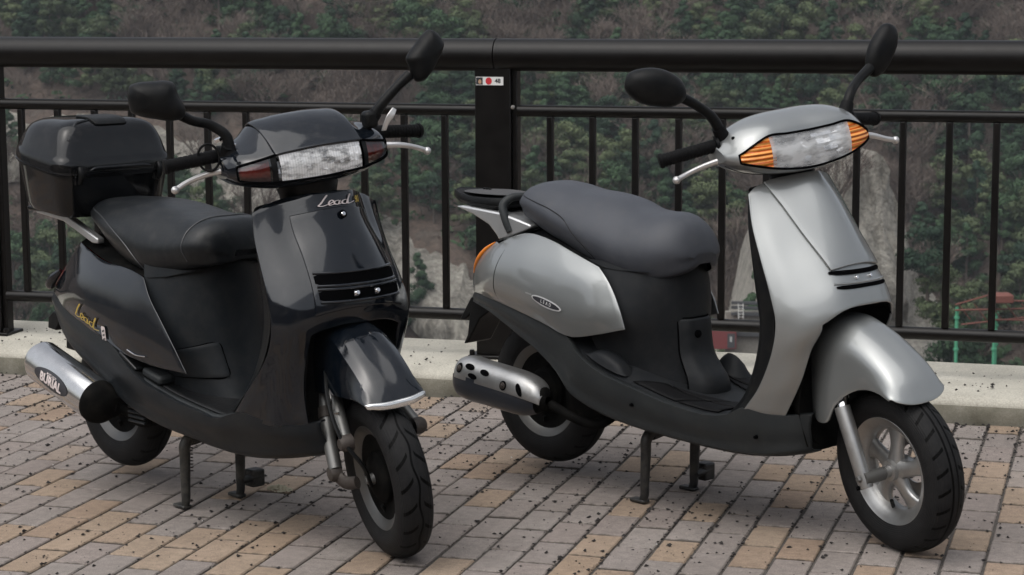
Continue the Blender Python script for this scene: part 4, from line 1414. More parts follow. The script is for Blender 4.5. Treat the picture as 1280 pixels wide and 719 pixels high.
# belly pan and black well liner behind the front wheel
bl = []
for x, z, w in ((.22, .30, .15), (.30, .27, .165), (.42, .225, .16), (.55, .205, .155), (.70, .198, .15), (.84, .198, .14), (.94, .207, .12), (1.0, .222, .095), (1.03, .245, .07)):
    bl.append([(x, 0, z), (x, -w * .6, z + .002), (x, -w, z + .018), (x, -w - .015, z + .05)])
gmesh('belly_pan', grid(bl, 3, 3, mirror=True), M_under, RB)
wl_ = [[(1.035, 0, .235), (1.03, -.06, .235), (1.03, -.10, .25), (1.04, -.105, .25)],
       [(1.02, 0, .32), (1.015, -.07, .32), (1.015, -.125, .33), (1.03, -.13, .33)],
       [(.985, 0, .42), (.985, -.08, .42), (.99, -.14, .42), (1.05, -.146, .43)],
       [(.975, 0, .52), (.975, -.08, .52), (.99, -.14, .515), (1.08, -.145, .515)],
       [(1.0, 0, .61), (1.0, -.08, .605), (1.02, -.13, .59), (1.11, -.142, .578)],
       [(1.06, 0, .64), (1.06, -.07, .64), (1.07, -.09, .635), (1.13, -.1, .61)],
       [(1.13, 0, .625), (1.13, -.05, .622), (1.13, -.08, .62), (1.138, -.095, .613)]]
gmesh('wheel_well_liner', grid(wl_, 3, 3, mirror=True), M_under, RB)

# side panels
sp = [[(-.136, -.09, .676), (-.195, -.092, .635), (-.238, -.082, .589), (-.26, -.07, .545), (-.267, -.06, .514)],
      [(-.06, -.105, .697), (-.09, -.14, .65), (-.11, -.155, .60), (-.12, -.15, .55), (-.119, -.122, .513)],
      [(.03, -.118, .717), (.02, -.162, .66), (.015, -.183, .6), (.02, -.182, .545), (.024, -.163, .502)],
      [(.13, -.133, .709), (.14, -.178, .65), (.145, -.202, .59), (.15, -.206, .53), (.154, -.188, .484)],
      [(.24, -.15, .683), (.262, -.19, .635), (.277, -.208, .575), (.285, -.214, .515), (.285, -.203, .460)],
      [(.30, -.158, .668), (.335, -.186, .630), (.365, -.202, .578), (.385, -.208, .528), (.385, -.199, .478)],
      [(.352, -.164, .656), (.398, -.176, .622), (.432, -.184, .585), (.457, -.189, .545), (.475, -.19, .5)]]
def side_panel(s):
    rows = [[sy(p, s) for p in r] for r in sp]
    G = grid(rows, 5, 5)
    o = gmesh('side_panel', G, M_silver, RB, angle=60)
    solid(o, .005, 1 if s > 0 else 1, .0015, 2)
    if s < 0:
        tr = bvh_of(G)
        tube('panel_joint', [p + V((0, -.0052, 0)) for p in G[7]], .0011, M_slot, o, seg=6)
        sm = lambda cx, cz, rot, off: (lambda u, v: cast(tr, (cx + u * math.cos(rot) - v * math.sin(rot), -1, cz + u * math.sin(rot) + v * math.cos(rot)), (0, 1, 0), off))
        e = decal('emblem', ellipse2(.064, .0120, 40), sm(.196, .545, -.2, .0075), M_greyd, o)
        decal('emblem', ellipse2(.058, .0082, 40), sm(.196, .545, -.2, .0086), M_ink, o)
        decal('emblem_lettering', text_geo('LEAD', .0125, spacing=1.8, bold=.0003), sm(.198, .545, -.2, .0095), M_greyd, o)
        decal('emblem_lettering', text_geo('HONDA', .007, spacing=1.1), sm(.118, .563, -.10, .0075), M_greyd, o)
both(side_panel)
# tail between the panels, turn signal strips
tl = [[(-.136, 0, .70), (-.136, -.05, .695), (-.138, -.088, .677)], [(-.22, 0, .645), (-.215, -.055, .64), (-.197, -.09, .635)],
      [(-.275, 0, .59), (-.268, -.05, .588), (-.24, -.08, .588)], [(-.295, 0, .545), (-.287, -.045, .545), (-.262, -.068, .545)], [(-.30, 0, .508), (-.292, -.04, .51), (-.268, -.058, .512)]]
gmesh('tail_cover', grid(tl, 3, 3, mirror=True), M_redrefl, RB)
for s in (-1, 1):
    tube('rear_turn_signal', [sy(p, s) for p in ((-.142, -.094, .676), (-.175, -.098, .655), (-.205, -.098, .628), (-.232, -.09, .598), (-.245, -.085, .575))], [.002, .006, .0075, .0055, .0015], M_amberR, RB, seg=12, k=4)
# top fill under the seat and rear deck
dk = [[(-.14, 0, .70), (-.138, -.085, .68)], [(-.06, 0, .725), (-.06, -.10, .70)], [(.03, 0, .735), (.03, -.112, .716)], [(.2, 0, .73), (.2, -.135, .69)], [(.35, 0, .69), (.35, -.155, .655)], [(.5, 0, .67), (.5, -.13, .65)]]
gmesh('seat_base', grid(dk, 3, 4, mirror=True), M_blackp, RB)

# body below the seat
ub = []
for z, o5 in ((.672, ((.555, 0), (.545, -.05), (.50, -.105), (.40, -.14), (.24, -.14))), (.60, ((.562, 0), (.552, -.055), (.51, -.115), (.43, -.16), (.28, -.168))),
              (.52, ((.570, 0), (.558, -.055), (.515, -.115), (.445, -.17), (.3, -.185))), (.45, ((.577, 0), (.563, -.05), (.52, -.098), (.455, -.145), (.33, -.168))),
              (.385, ((.59, 0), (.57, -.045), (.53, -.085), (.48, -.12), (.36, -.15))), (.32, ((.61, 0), (.585, -.045), (.55, -.078), (.51, -.108), (.4, -.13)))):
    ub.append([(x, y, z) for x, y in o5])
GU = grid(ub, 4, 4, mirror=True)
gmesh('seat_post_cover', GU, M_plas, RB)
hb = []
for z, o3 in ((.524, ((.565, 0), (.560, -.04), (.540, -.060))), (.520, ((.580, 0), (.574, -.04), (.550, -.064))), (.51, ((.583, 0), (.577, -.041), (.553, -.065))), (.47, ((.588, 0), (.582, -.042), (.558, -.066))), (.425, ((.599, 0), (.591, -.044), (.565, -.068))),
              (.390, ((.626, 0), (.616, -.046), (.582, -.07))), (.368, ((.648, 0), (.636, -.046), (.594, -.072))), (.348, ((.657, 0), (.645, -.048), (.60, -.073))), (.30, ((.658, 0), (.646, -.048), (.60, -.073)))):
    hb.append([(x, y, z) for x, y in o3])
bc = gmesh('battery_cover', grid(hb, 4, 4, mirror=True), M_plas, RB)
GB = grid(hb, 4, 4, mirror=True)
jn = [r[0] for r in GB[2:]] + []
for e_ in ([r[0] + V((-.001, .001, 0)) for r in GB[2:30]], [r[-1] + V((-.001, -.001, 0)) for r in GB[2:30]], [p + V((0, 0, .002)) for p in GB[2]]):
    tube('cover_joint', e_, .0022, M_slot, bc, seg=6)
lathe_dir('lock', [(0, .004), (.009, .004), (.011, .001), (.011, -.006)], M_slot, bc, (.588, -.022, .482), (.9, -.3, .1), seg=18)
# grooved grip lug on the far side of the floor
o = gmesh('foot_lug', grid([[(.50, .20, .33), (.50, .16, .36), (.50, .12, .345)], [(.54, .20, .35), (.54, .16, .40), (.54, .12, .355)], [(.57, .20, .345), (.57, .16, .395), (.57, .12, .35)], [(.62, .20, .32), (.62, .16, .33), (.62, .12, .325)]], 3, 3), M_plas, fb)

# seat
st = []
for x, c, sh, sd_, bt in ((-.118, .800, (-.035, .799), (-.055, .79), (-.058, .778)), (-.108, .828, (-.055, .818), (-.08, .795), (-.078, .772)), (-.08, .848, (-.075, .835), (-.102, .80), (-.098, .762)),
                          (-.02, .862, (-.095, .843), (-.124, .80), (-.116, .750)), (.06, .861, (-.105, .834), (-.138, .787), (-.13, .727)), (.15, .848, (-.113, .815), (-.148, .762), (-.14, .704)),
                          (.24, .844, (-.118, .80), (-.155, .742), (-.148, .678)), (.33, .832, (-.118, .785), (-.157, .722), (-.152, .654)), (.40, .811, (-.113, .772), (-.154, .705), (-.15, .637)),
                          (.47, .805, (-.108, .769), (-.147, .70), (-.142, .628)), (.54, .804, (-.098, .765), (-.13, .70), (-.124, .632)), (.59, .780, (-.08, .748), (-.103, .70), (-.098, .645)),
                          (.622, .738, (-.055, .72), (-.07, .695), (-.065, .66)), (.634, .708, (-.03, .704), (-.04, .69), (-.035, .676))):
    x = next(b0 + (b1 - b0) * (x - a0) / (a1 - a0) for (a0, b0), (a1, b1) in (((-.118, -.058), (.06, .085)), ((.06, .085), (.30, .30)), ((.30, .30), (.634, .592))) if x <= a1 + 1e-6)
    st.append([(x, 0, c), (x, sh[0] * .55, c - (c - sh[1]) * .22), (x, sh[0], sh[1]), (x, sd_[0], sd_[1]), (x, bt[0] * .95, bt[1] + .022), (x, bt[0] * .84, bt[1] + .002), (x, bt[0] * .6, bt[1] - .002)])
GS = grid(st, 4, 4, mirror=True)
seatR = gmesh('seat', GS, M_seatR, RB, caps=True, angle=70)
trS = bvh_of(GS)
sm_ = [cast(trS, (x, -1, z), (0, 1, 0), .0005) for x, z in ((-.03, .824), (.0, .822), (.055, .813), (.128, .797), (.19, .775), (.235, .74), (.27, .712), (.304, .68), (.315, .662))]
tube('seat_seam', [p for p in sm_ if p], .0014, M_blackp, seatR, seg=6, k=4)

# carrier, grab rail
M_mat = simple('carrier_mat', (.05, .05, .052), .7, bumps=.5, bscale=300, dust=.2)
rk = [(-.405, 0, .786), (-.385, -.035, .784), (-.33, -.07, .780), (-.24, -.098, .775), (-.15, -.098, .776), (-.11, -.085, .778), (-.105, 0, .78)]
rk = rk + [flip(p) for p in reversed(rk[1:-1])]
n = len(rk)
lv_ = lambda k, dz: [V((-.24 + (p[0] + .24) * k, p[1] * k, p[2] + dz)) for p in rk]
vs = lv_(.9, -.004) + lv_(1, .008) + lv_(1.0, .02) + lv_(.955, .03) + lv_(.93, .026)
carr = mk('rear_carrier', vs, gfaces(5, n, True) + [tuple(range(n - 1, -1, -1)), tuple(range(4 * n, 5 * n))], M_blackp, RB, angle=30)
bevel(carr, .003)
decal('carrier_mat', ellipse2(.118, .076, 28), lambda u, v: V((-.235 + u, v, .808 + .004 * math.cos(u * 8))), M_mat, carr)
for dx in (0, .012, .024):
    lathe('carrier_stop', [(0, .014), (.004, .013), (.0055, .006), (.0045, 0)], M_blackp, carr, seg=10, axis='Z', c=(-.32 + dx, .03, .803))
vs, fs = [], []
for s in (-1, 1):
    tube_geo([sy(p, s) for p in ((-.065, -.105, .715), (-.085, -.108, .755), (-.10, -.10, .79), (-.092, -.08, .808), (-.075, -.04, .813), (-.07, 0, .814))], [.012, .0125, .013, .0125, .011, .011], 12, 5, vs=vs, fs=fs)
mk('grab_rail', vs, fs, M_greyp, RB)
br = [(-.30, .772), (-.27, .776), (-.10, .766), (.02, .742), (.022, .732), (-.02, .715), (-.09, .692), (-.112, .686), (-.122, .70), (-.155, .728), (-.22, .752)]
M_whs = paint('carrier_silver', (.46, .465, .465), .7, .38, .3, .8)
prism('carrier_bracket', br, -.108, -.066, M_whs, RB, bev=.006)
prism('carrier_bracket', br, .066, .108, M_whs, RB, bev=.006)
o = prism('carrier_deck', [(-.28, .770), (-.10, .762), (.0, .741), (-.02, .73), (-.1, .745), (-.27, .764)], -.066, .066, M_whs, RB, bev=.003)
prism('bracket_seal', [(-.118, .682), (-.02, .709), (.03, .726), (.02, .716), (-.1, .672)], -.111, .111, M_slot, RB)

# mud flap, rear fender
prism('rear_fender', [(-.27, .505), (-.30, .49), (-.345, .425), (-.35, .416), (-.325, .42), (-.305, .437), (-.315, .375), (-.333, .345), (-.315, .35), (-.26, .43), (-.19, .475)], -.05, .05, M_blackp, RB, bev=.004)

# rear wheel, engine, muffler
wR = wheel(RB, 'rear_wheel', Matrix.Translation((0.0, 0, .246)), .217, .100, .137, M_tyreA, M_alud, 'disc', 'drum2', dark=True)
en = []
for x, y0, y1, z0, z1 in ((-.06, .02, .14, .18, .31), (.05, .0, .15, .16, .34), (.16, -.08, .15, .17, .36), (.26, -.11, .13, .19, .37), (.36, -.10, .10, .21, .36), (.40, -.06, .06, .25, .33)):
    ring = []
    for q in range(16):
        a = q / 16 * 2 * math.pi; cx, cz = math.cos(a), math.sin(a)
        ring.append(V((x, (y0 + y1) / 2 + (y1 - y0) / 2 * math.copysign(abs(cx) ** .5, cx), (z0 + z1) / 2 + (z1 - z0) / 2 * math.copysign(abs(cz) ** .5, cz))))
    en.append(ring)
def engine(root):
    o = gmesh('engine', en, M_under, root, closed=True, caps=True, angle=60)
    lathe_dir('fan_cover', [(0, .02), (.05, .02), (.07, .01), (.075, -.03)], M_under, o, (.26, -.112, .28), (0, -1, 0), seg=28)
    return o
engine(RB)
tube('exhaust_pipe', [(.34, -.06, .24), (.30, -.12, .20), (.24, -.16, .22), (.17, -.178, .25)], .014, M_under, RB, seg=12, k=5)
A, Bm = V((-.178, -.195, .290)), V((.175, -.195, .262))
ax = (Bm - A).normalized(); upv = (V((0, 0, 1)) - ax * ax.z).normalized(); lat = ax.cross(upv)   # lat points to +/-Y
if lat.y > 0: lat = -lat
def can_ring(p, ry, rz, n=28, a0=0, a1=2 * math.pi, full=True):
    return [p + lat * (ry * math.copysign(abs(math.cos(a)) ** .75, math.cos(a))) + upv * (rz * math.copysign(abs(math.sin(a)) ** .85, math.sin(a)))
            for a in [a0 + (a1 - a0) * i / (n if full else n - 1) for i in range(n)]]
rows = [can_ring(A + ax * t, ry, rz) for t, ry, rz in ((-.002, .012, .014), (0, .03, .036), (.012, .040, .049), (.04, .044, .054), (.26, .044, .054), (.32, .038, .047), (.35, .026, .03), (.358, .01, .012))]
mu = gmesh('muffler', rows, M_under, RB, closed=True, angle=50)
rows = [can_ring(A + ax * t, ry, rz, 26, rad(2), rad(118), False) for t, ry, rz in ((.004, .036, .043), (.014, .047, .056), (.03, .0515, .0615), (.10, .052, .062), (.2, .052, .062), (.265, .0515, .061), (.30, .049, .057), (.335, .040, .045), (.352, .028, .03))]
rows = [[p - upv * (.0 if i < 5 else .012 * ((i - 4) / 4) ** 2) for p in r] for i, r in enumerate(rows)]
GM = [cr(r, 1) for r in grid(rows, 3, 1)]
sh = gmesh('heat_shield', GM, M_alu, mu, angle=60); solid(sh, .003, 0, .001, 2)
rows = [can_ring(A + ax * t, ry, rz, 20, rad(-72), rad(10), False) for t, ry, rz in ((.006, .045, .052), (.014, .049, .059), (.03, .0525, .0635), (.12, .053, .064), (.22, .053, .063), (.28, .051, .060), (.31, .046, .053), (.335, .037, .043))]
gmesh('shield_band', grid(rows, 2, 1), simple('shield_dark', (.02, .024, .032), .35, .2, coat=.4), mu)
trM = bvh_of(GM)
def on_muf(t, h): return cast(trM, A + ax * t + upv * h + lat * .4 + V((0, 0, 0)), -lat, .0026)
for t, h, a, b, rot in ((.078, .044, .019, .0075, -.1), (.098, .022, .019, .0075, -.1), (.142, .040, .019, .0075, -.1), (.288, .022, .020, .0085, -.9)):
    decal('shield_hole', ellipse2(a, b, 24, rot), lambda u, v, t=t, h=h: on_muf(t + u, h + v), M_slot, sh)
for t, h in ((.038, .034), (.226, .022)):
    p = on_muf(t, h)
    lathe_dir('shield_bolt', [(0, .006), (.004, .006), (.005, .004), (.009, .003), (.010, 0)], M_rustm, sh, p, lat, seg=14)
    decal('bolt_recess', ellipse2(.0135, .0135, 22), lambda u, v, t=t, h=h: on_muf(t + u, h + v), M_slot, sh)

# centre stand
def stand(root, y0, y1, top, foot, mat):
    lg = tube('centre_stand', [(top[0], -.05, top[1]), (top[0], y0 * .9, top[1] - .005), (top[0] - .001, y0, top[1] - .02), (top[0] - .002, y0, top[1] - .05), (foot[0] + .004, y0, foot[1] + .05), (foot[0] + .003, y0, foot[1] + .02), (foot[0] - .004, y0, foot[1] + .006)], [.015, .016, .016, .015, .013, .012, .012], mat, root, seg=12, k=4)
    tube('stand_leg', [(top[0], y0 * .8, top[1] - .01), (top[0], 0, top[1]), (top[0], y1 * .9, top[1] - .005), (top[0] - .001, y1, top[1] - .02), (top[0] - .002, y1, top[1] - .05), (foot[0] + .004, y1, foot[1] + .05), (foot[0] + .003, y1, foot[1] + .02), (foot[0] - .004, y1, foot[1] + .006)], [.014, .015, .016, .016, .015, .013, .012, .012], mat, lg, seg=12, k=4)
    for y in (y0, y1):
        box('stand_foot', foot[0] - .042, foot[0] + .012, y - .014, y + .014, .001, .012, mat, lg, bev=.004)
    tube('foot_lever', [(foot[0] + .01, y1, foot[1] + .05), (foot[0] + .01, y1 + .06, foot[1] + .055)], .011, mat, lg, seg=10)
    box('pedal_plate', foot[0] - .022, foot[0] + .02, y1 + .03, y1 + .075, foot[1] + .025, foot[1] + .075, mat, lg, bev=.006)
    # spring
    sp_ = [V((top[0] - .045 + .008 * math.cos(t), y0 * .55 + .008 * math.sin(t), top[1] - .02 - .09 * t / 60)) for t in [i * .5 for i in range(121)]]
    tube('stand_spring', sp_, .0018, M_rustm, lg, seg=5)
    return lg
M_stand = simple('stand_black', (.008, .0085, .009), .5, var=.4, dust=.3)
stand(RB, -.105, .10, (.475, .20), (.465, .0), M_stand)

# ---- steered group
wF = wheel(RB, 'front_wheel', TS @ Matrix.Translation((1.255, 0, .2165)), .2165, .100, .139, M_tyreA, M_alu, 'star', 'disc', rot=rad(13))
for s in (-1, 1):
    fk = tube('fork_leg', [sy(p, s) for p in ((1.09, -.058, .50), (1.150, -.082, .40), (1.17, -.096, .36))], .0165, M_chrome, RB, TS, seg=20)
    tube('fork_slider', [sy(p, s) for p in ((1.165, -.096, .382), (1.172, -.097, .366), (1.246, -.104, .206), (1.254, -.104, .188))], [.020, .0205, .0195, .017], M_alu, fk, seg=20)
    tube('axle_lug', [sy(p, s) for p in ((1.252, -.112, .213), (1.252, -.05, .213))], .017, M_alud, fk, seg=18)
    lathe_dir('axle_bolt', [(0, .008), (.007, .008), (.009, .005), (.009, 0)], M_alud, fk, sy((1.250, -.122, .216), s), (0, s, 0), seg=6)
    lathe_dir('pinch_bolt', [(0, .008), (.005, .008), (.0065, .005), (.0065, 0)], M_slot, fk, sy((1.245, -.12, .19), s), (-.5, s, 0), seg=6)
# brake caliper on the far side
box('brake_caliper', 1.20, 1.265, .045, .085, .275, .345, M_alud, RB, TS, bev=.012)
tube('brake_hose', [(1.21, .07, .34), (1.17, .09, .42), (1.12, .08, .5), (1.08, .05, .58)], .005, M_rub, RB, TS, seg=8, k=6)
fe = [[(1.372, 0, .410), (1.370, -.04, .413), (1.356, -.074, .424), (1.344, -.084, .430), (1.340, -.085, .427)],
      [(1.346, 0, .466), (1.343, -.04, .464), (1.332, -.070, .459), (1.318, -.082, .447), (1.306, -.085, .438)],
      [(1.264, 0, .530), (1.262, -.042, .527), (1.254, -.070, .513), (1.238, -.083, .478), (1.224, -.088, .434)],
      [(1.182, 0, .570), (1.180, -.040, .567), (1.174, -.069, .548), (1.163, -.092, .475), (1.154, -.108, .386)],
      [(1.122, 0, .588), (1.122, -.038, .585), (1.122, -.068, .560), (1.124, -.100, .460), (1.127, -.118, .338)],
      [(1.075, 0, .588), (1.075, -.038, .585), (1.074, -.068, .560), (1.080, -.098, .455), (1.092, -.116, .332)],
      [(1.030, 0, .575), (1.030, -.038, .572), (1.030, -.066, .548), (1.036, -.086, .450), (1.046, -.098, .348)]]
G = grid(fe, 5, 4, mirror=True)
fen = gmesh('front_fender', G, M_silver, RB, TS, angle=60); solid(fen, .005, 0, .0015, 2)
# headset cover: stations along y, ring from lens bottom over the top to the back and round underneath
def ring_of(y, pts): return [(x, y, z) for x, z in pts]
hs_ = [ring_of(0,     ((.990, .968), (.977, 1.060), (.968, 1.076), (.925, 1.100), (.875, 1.108), (.82, 1.09), (.80, 1.03), (.81, .965), (.86, .950), (.93, .950), (.975, .958))),
       ring_of(-.07,  ((.993, .974), (.980, 1.062), (.970, 1.078), (.925, 1.100), (.875, 1.107), (.822, 1.088), (.802, 1.03), (.812, .968), (.862, .953), (.93, .954), (.978, .963))),
       ring_of(-.125, ((.990, .984), (.977, 1.064), (.966, 1.078), (.925, 1.095), (.878, 1.100), (.828, 1.082), (.808, 1.03), (.818, .974), (.864, .960), (.93, .962), (.976, .972))),
       ring_of(-.170, ((.979, .996), (.972, 1.046), (.956, 1.062), (.920, 1.080), (.880, 1.084), (.836, 1.068), (.818, 1.03), (.826, .985), (.866, .972), (.925, .974), (.965, .984))),
       ring_of(-.203, ((.960, 1.006), (.955, 1.026), (.943, 1.038), (.915, 1.055), (.880, 1.062), (.845, 1.05), (.83, 1.03), (.836, 1.0), (.868, .988), (.915, .990), (.948, .997))),
       ring_of(-.224, ((.925, 1.014), (.922, 1.022), (.915, 1.028), (.90, 1.036), (.880, 1.042), (.858, 1.036), (.85, 1.025), (.852, 1.01), (.872, 1.002), (.90, 1.004), (.918, 1.008)))]
full = [[flip(p) for p in r] for r in reversed(hs_[1:])] + [[V(p) for p in r] for r in hs_]
rails = [cr([r[j] for r in full], 5) for j in range(11)]
GH = [cr([rl[i] for rl in rails], 3, True) for i in range(len(rails[0]))]
nH = len(GH)
# the lens opening is the band between ring points 0 and 1 (columns 0..2), cut out for stations within the lens
y_in = lambda i: abs(GH[i][0].y) < .205 and abs(GH[i + 1 if i + 1 < nH else i][0].y) < .206
hd = gmesh('headset_cover', GH, M_silver, RB, TS, closed=True, caps=True, skip=lambda i, j: j < 3 and y_in(i), angle=50)
bevel(hd, .002, 2, 40)
def lens_rows(i0, i1, off, shrink=0.0):
    rows = []
    for i in range(i0, i1 + 1):
        a, b = GH[i][0], GH[i][3]
        m = V(((a.x + b.x) / 2 + .006, a.y, (a.z + b.z) / 2))
        e = V((off, 0, 0)); dz = V((0, 0, shrink))
        rows.append(cr([a + e + dz, m + e, b + e - dz], 6))
    return rows
ins = [i for i in range(nH - 1) if y_in(i)]
i0, i1 = ins[0], ins[-1] + 1
LR = lens_rows(i0, i1, .002)
# reflector bowl behind, amber side lenses
cen = [i for i in range(i0, i1 + 1) if abs(GH[i][0].y) < .118]
rows = []
for i in range(cen[0], cen[-1] + 1):
    a, b = GH[i][0], GH[i][3]; t = a.y / .12
    dp = .030 * (1 - t * t) + .003
    m = V((a.x - dp - .01, a.y, (a.z + b.z) / 2)); q = .32
    rows.append(cr([a + V((-.006, 0, .003)), V((a.x - dp * .8 - .008, a.y, a.z * .75 + b.z * .25)), m, V((b.x - dp * .75 - .008, a.y, b.z * .75 + a.z * .25)), b + V((-.006, 0, -.003))], 4))
gmesh('headlight_housing', [[p + V((-.012, 0, 0)) for p in r] for r in rows], M_reflR, hd)
def ends_at(y):
    i = min(range(nH), key=lambda q: abs(GH[q][0].y - y)); return GH[i]
reflector('headlight_reflector', -.113, .113, lambda y: (ends_at(y)[0].z + .002, ends_at(y)[3].z - .002), lambda y: ends_at(y)[0].x - .004, M_facet, hd, 12, 4, 34, 5, .016)
gmesh('headlight_lens', lens_rows(cen[0] - 1, cen[-1] + 1, .002), M_clear, hd)
lathe_dir('headlight_bulb', [(0, .03), (.006, .027), (.008, .018), (.008, 0), (.014, -.004), (.014, -.012)], M_chrome, hd, (.958, 0, 1.02), (1, 0, 0), seg=18)
for s in (-1, 1):
    sel = [i for i in range(i0, i1 + 1) if (GH[i][0].y * s) > .112]
    gmesh('turn_signal', lens_rows(sel[0], sel[-1], .0015, .001), M_amber, hd)
# black gasket round the lens
tube('headset_joint', [GH[i][27] * .5 + GH[i][26] * .5 for i in range(3, nH - 3)], .0012, M_slot, hd, seg=6)
for yy in (-.19, .19):
    gi = min(range(nH), key=lambda q: abs(GH[q][0].y - yy))
    lathe_dir('headset_screw', [(0, .002), (.004, .002), (.005, -.002)], M_slot, hd, GH[gi][9], (.2, yy * 2, 1), seg=10)
loop = [r[0] + V((.001, 0, -.001)) for r in LR] + [r[-1] + V((.001, 0, .001)) for r in reversed(LR)]
vs, fs = tube_geo(loop + [loop[0]], .0032, 6, caps=False)
mk('lens_gasket', vs, fs, M_slot, hd)
gmesh('headset_neck', [[(x, .055 * math.cos(a) * k, z) if False else V((x + .06 * k * math.cos(a), .055 * k * math.sin(a), z)) for a in [i / 16 * 6.2832 for i in range(16)]] for x, z, k in ((.90, .90, .9), (.893, .93, 1.0), (.885, .965, 1.2))], M_blackp, RB, TS, closed=True)
grip(RB, TS, (.872, -.215, 1.046), (.812, -.348, 1.022), [(.895, -.205, 1.012), (.868, -.255, .998), (.852, -.295, .984), (.852, -.328, .974)])
grip(RB, TS, (.872, .215, 1.046), (.812, .348, 1.022), [(.925, .205, 1.012), (.925, .25, 1.0), (.92, .295, .984), (.915, .33, .974)])
egg = [(-.066, -.035), (-.04, -.05), (.0, -.045), (.045, -.025), (.068, .012), (.058, .042), (.015, .052), (-.035, .036), (-.066, .0)]
egg = [(y * 1.12, z * 1.14) for y, z in egg]
mirror_part(RB, TS, (.895, -.395, 1.222), rad(-20), -1, [(y, z * .9) for y, z in egg], [(.88, -.2, 1.075), (.885, -.222, 1.115), (.898, -.27, 1.155), (.90, -.338, 1.198)], rad(1))
mirror_part(RB, TS, (.815, .385, 1.203), rad(6), 1, [(y * .98, z * .74) for y, z in egg], [(.88, .2, 1.075), (.872, .222, 1.108), (.845, .27, 1.135), (.822, .335, 1.162)], rad(40), .026)

# ================================================================== BLACK SCOOTER
LB = scooter('scooter', 'black scooter with black top case and dark red turn signals parked by the railing', (-1.771, 4.934), rad(-30.5), 1.235)
TL_ = steer((1.18, 0, .25), 26, -16)

upL = [[(1.022, 0, .914), (1.013, -.065, .910), (.965, -.130, .896), (.957, -.16, .886), (.945, -.200, .866)],
       [(1.050, 0, .846), (1.043, -.065, .838), (.998, -.135, .822), (.985, -.172, .815), (.960, -.207, .806)],
       [(1.093, 0, .772), (1.087, -.065, .767), (1.050, -.137, .752), (1.022, -.182, .744), (.989, -.212, .738)],
       [(1.122, 0, .710), (1.117, -.065, .707), (1.088, -.139, .694), (1.055, -.188, .686), (1.018, -.217, .680)],
       [(1.139, 0, .668), (1.134, -.068, .665), (1.108, -.140, .652), (1.076, -.192, .640), (1.036, -.220, .628)],
       [(1.146, 0, .622), (1.138, -.070, .618), (1.115, -.142, .604), (1.084, -.194, .585), (1.041, -.221, .570)],
       [(1.138, 0, .588), (1.128, -.072, .586), (1.104, -.142, .566), (1.074, -.190, .535), (1.024, -.220, .520)]]
loL = [[(1.085, -.145, .500), (1.055, -.188, .475), (.985, -.217, .470)], [(1.075, -.146, .42), (1.04, -.184, .405), (.925, -.212, .412)],
       [(1.085, -.142, .335), (1.02, -.18, .325), (.855, -.205, .342)]]
covL, GL, treeL = front_cover(LB, upL, loL, M_black)
ncL = len(GL[0]); mid, nc = ncL // 2, ncL
sg = 1 if normals(GL)[8][mid].x > 0 else -1
pn = gmesh('centre_panel', seam_patch(GL, 3, 24, 7.2, 7.9, .002), M_black, covL, angle=50)
solid(pn, .006, 0, .003, 3)
fL = front_map(treeL, .0062)
trP = treeL
for z0, z1, w0, w1 in ((.715, .687, .122, .124), (.676, .649, .123, .124)):
    decal('vent_slot', quad2([(-w0, z0), (w0, z0), (w1, z1), (-w1, z1)], 20, 5, .35), fL, M_slot, covL)
    for zz in (z0 + .0015, z1 - .0015):
        rdg = [cast(treeL, (2, -w0 + 2 * w0 * i / 24, zz), (-1, 0, 0), .0055) for i in range(25)]
        tube('slot_ridge', rdg, .0042, M_black, covL, seg=10)
for yb in (-.034, .030):
    lathe_dir('vent_bolt', [(0, .009), (.005, .009), (.0078, .004), (.0085, 0), (.0085, -.004)], M_chrome, covL, cast(treeL, (2, yb, .664), (-1, 0, 0), .012), (1, 0, .4), seg=16)
lathe_dir('cover_screw', [(0, .004), (.005, .004), (.007, .002), (.0072, -.003)], M_chrome, covL, cast(treeL, (2, .002, .852), (-1, 0, 0), .0105), (1, 0, .5), seg=16)
lathe_dir('screw_ring', [(.0072, .0), (.0072, .003), (.0105, .002), (.0105, -.003)], M_slot, covL, cast(treeL, (2, .002, .852), (-1, 0, 0), .0105), (1, 0, .5), seg=18)
# script lettering "Lead 90"
LEAD = [[(-.27, .64), (-.34, .40), (-.43, .06), (-.47, -.10), (-.38, -.12), (-.28, -.06), (-.18, .02)],
        [(-.18, .0), (-.06, .18), (-.12, .26), (-.20, .10), (-.16, -.08), (-.02, -.02)],
        [(.12, .22), (.0, .18), (-.01, -.02), (.08, -.06), (.14, .20), (.13, -.04), (.22, .0)],
        [(.38, .22), (.26, .18), (.24, -.02), (.33, -.06), (.42, .20), (.50, .58), (.42, .10), (.44, -.06), (.55, -.02), (.68, .06)]]
sv, sf = stroke_geo(LEAD, .030)
hu = .098
fT = front_map(treeL, .0045)
decal('script_lettering', ([(u * hu, v * hu * .36) for u, v in sv], sf), lambda u, v: fT(-.008 + u + v * .35, .880 + v), M_whited, covL)
decal('script_number', text_geo('90', .023, shear=.3, bold=.0008), lambda u, v: fT(.072 + u, .8845 + v), M_goldd, covL)

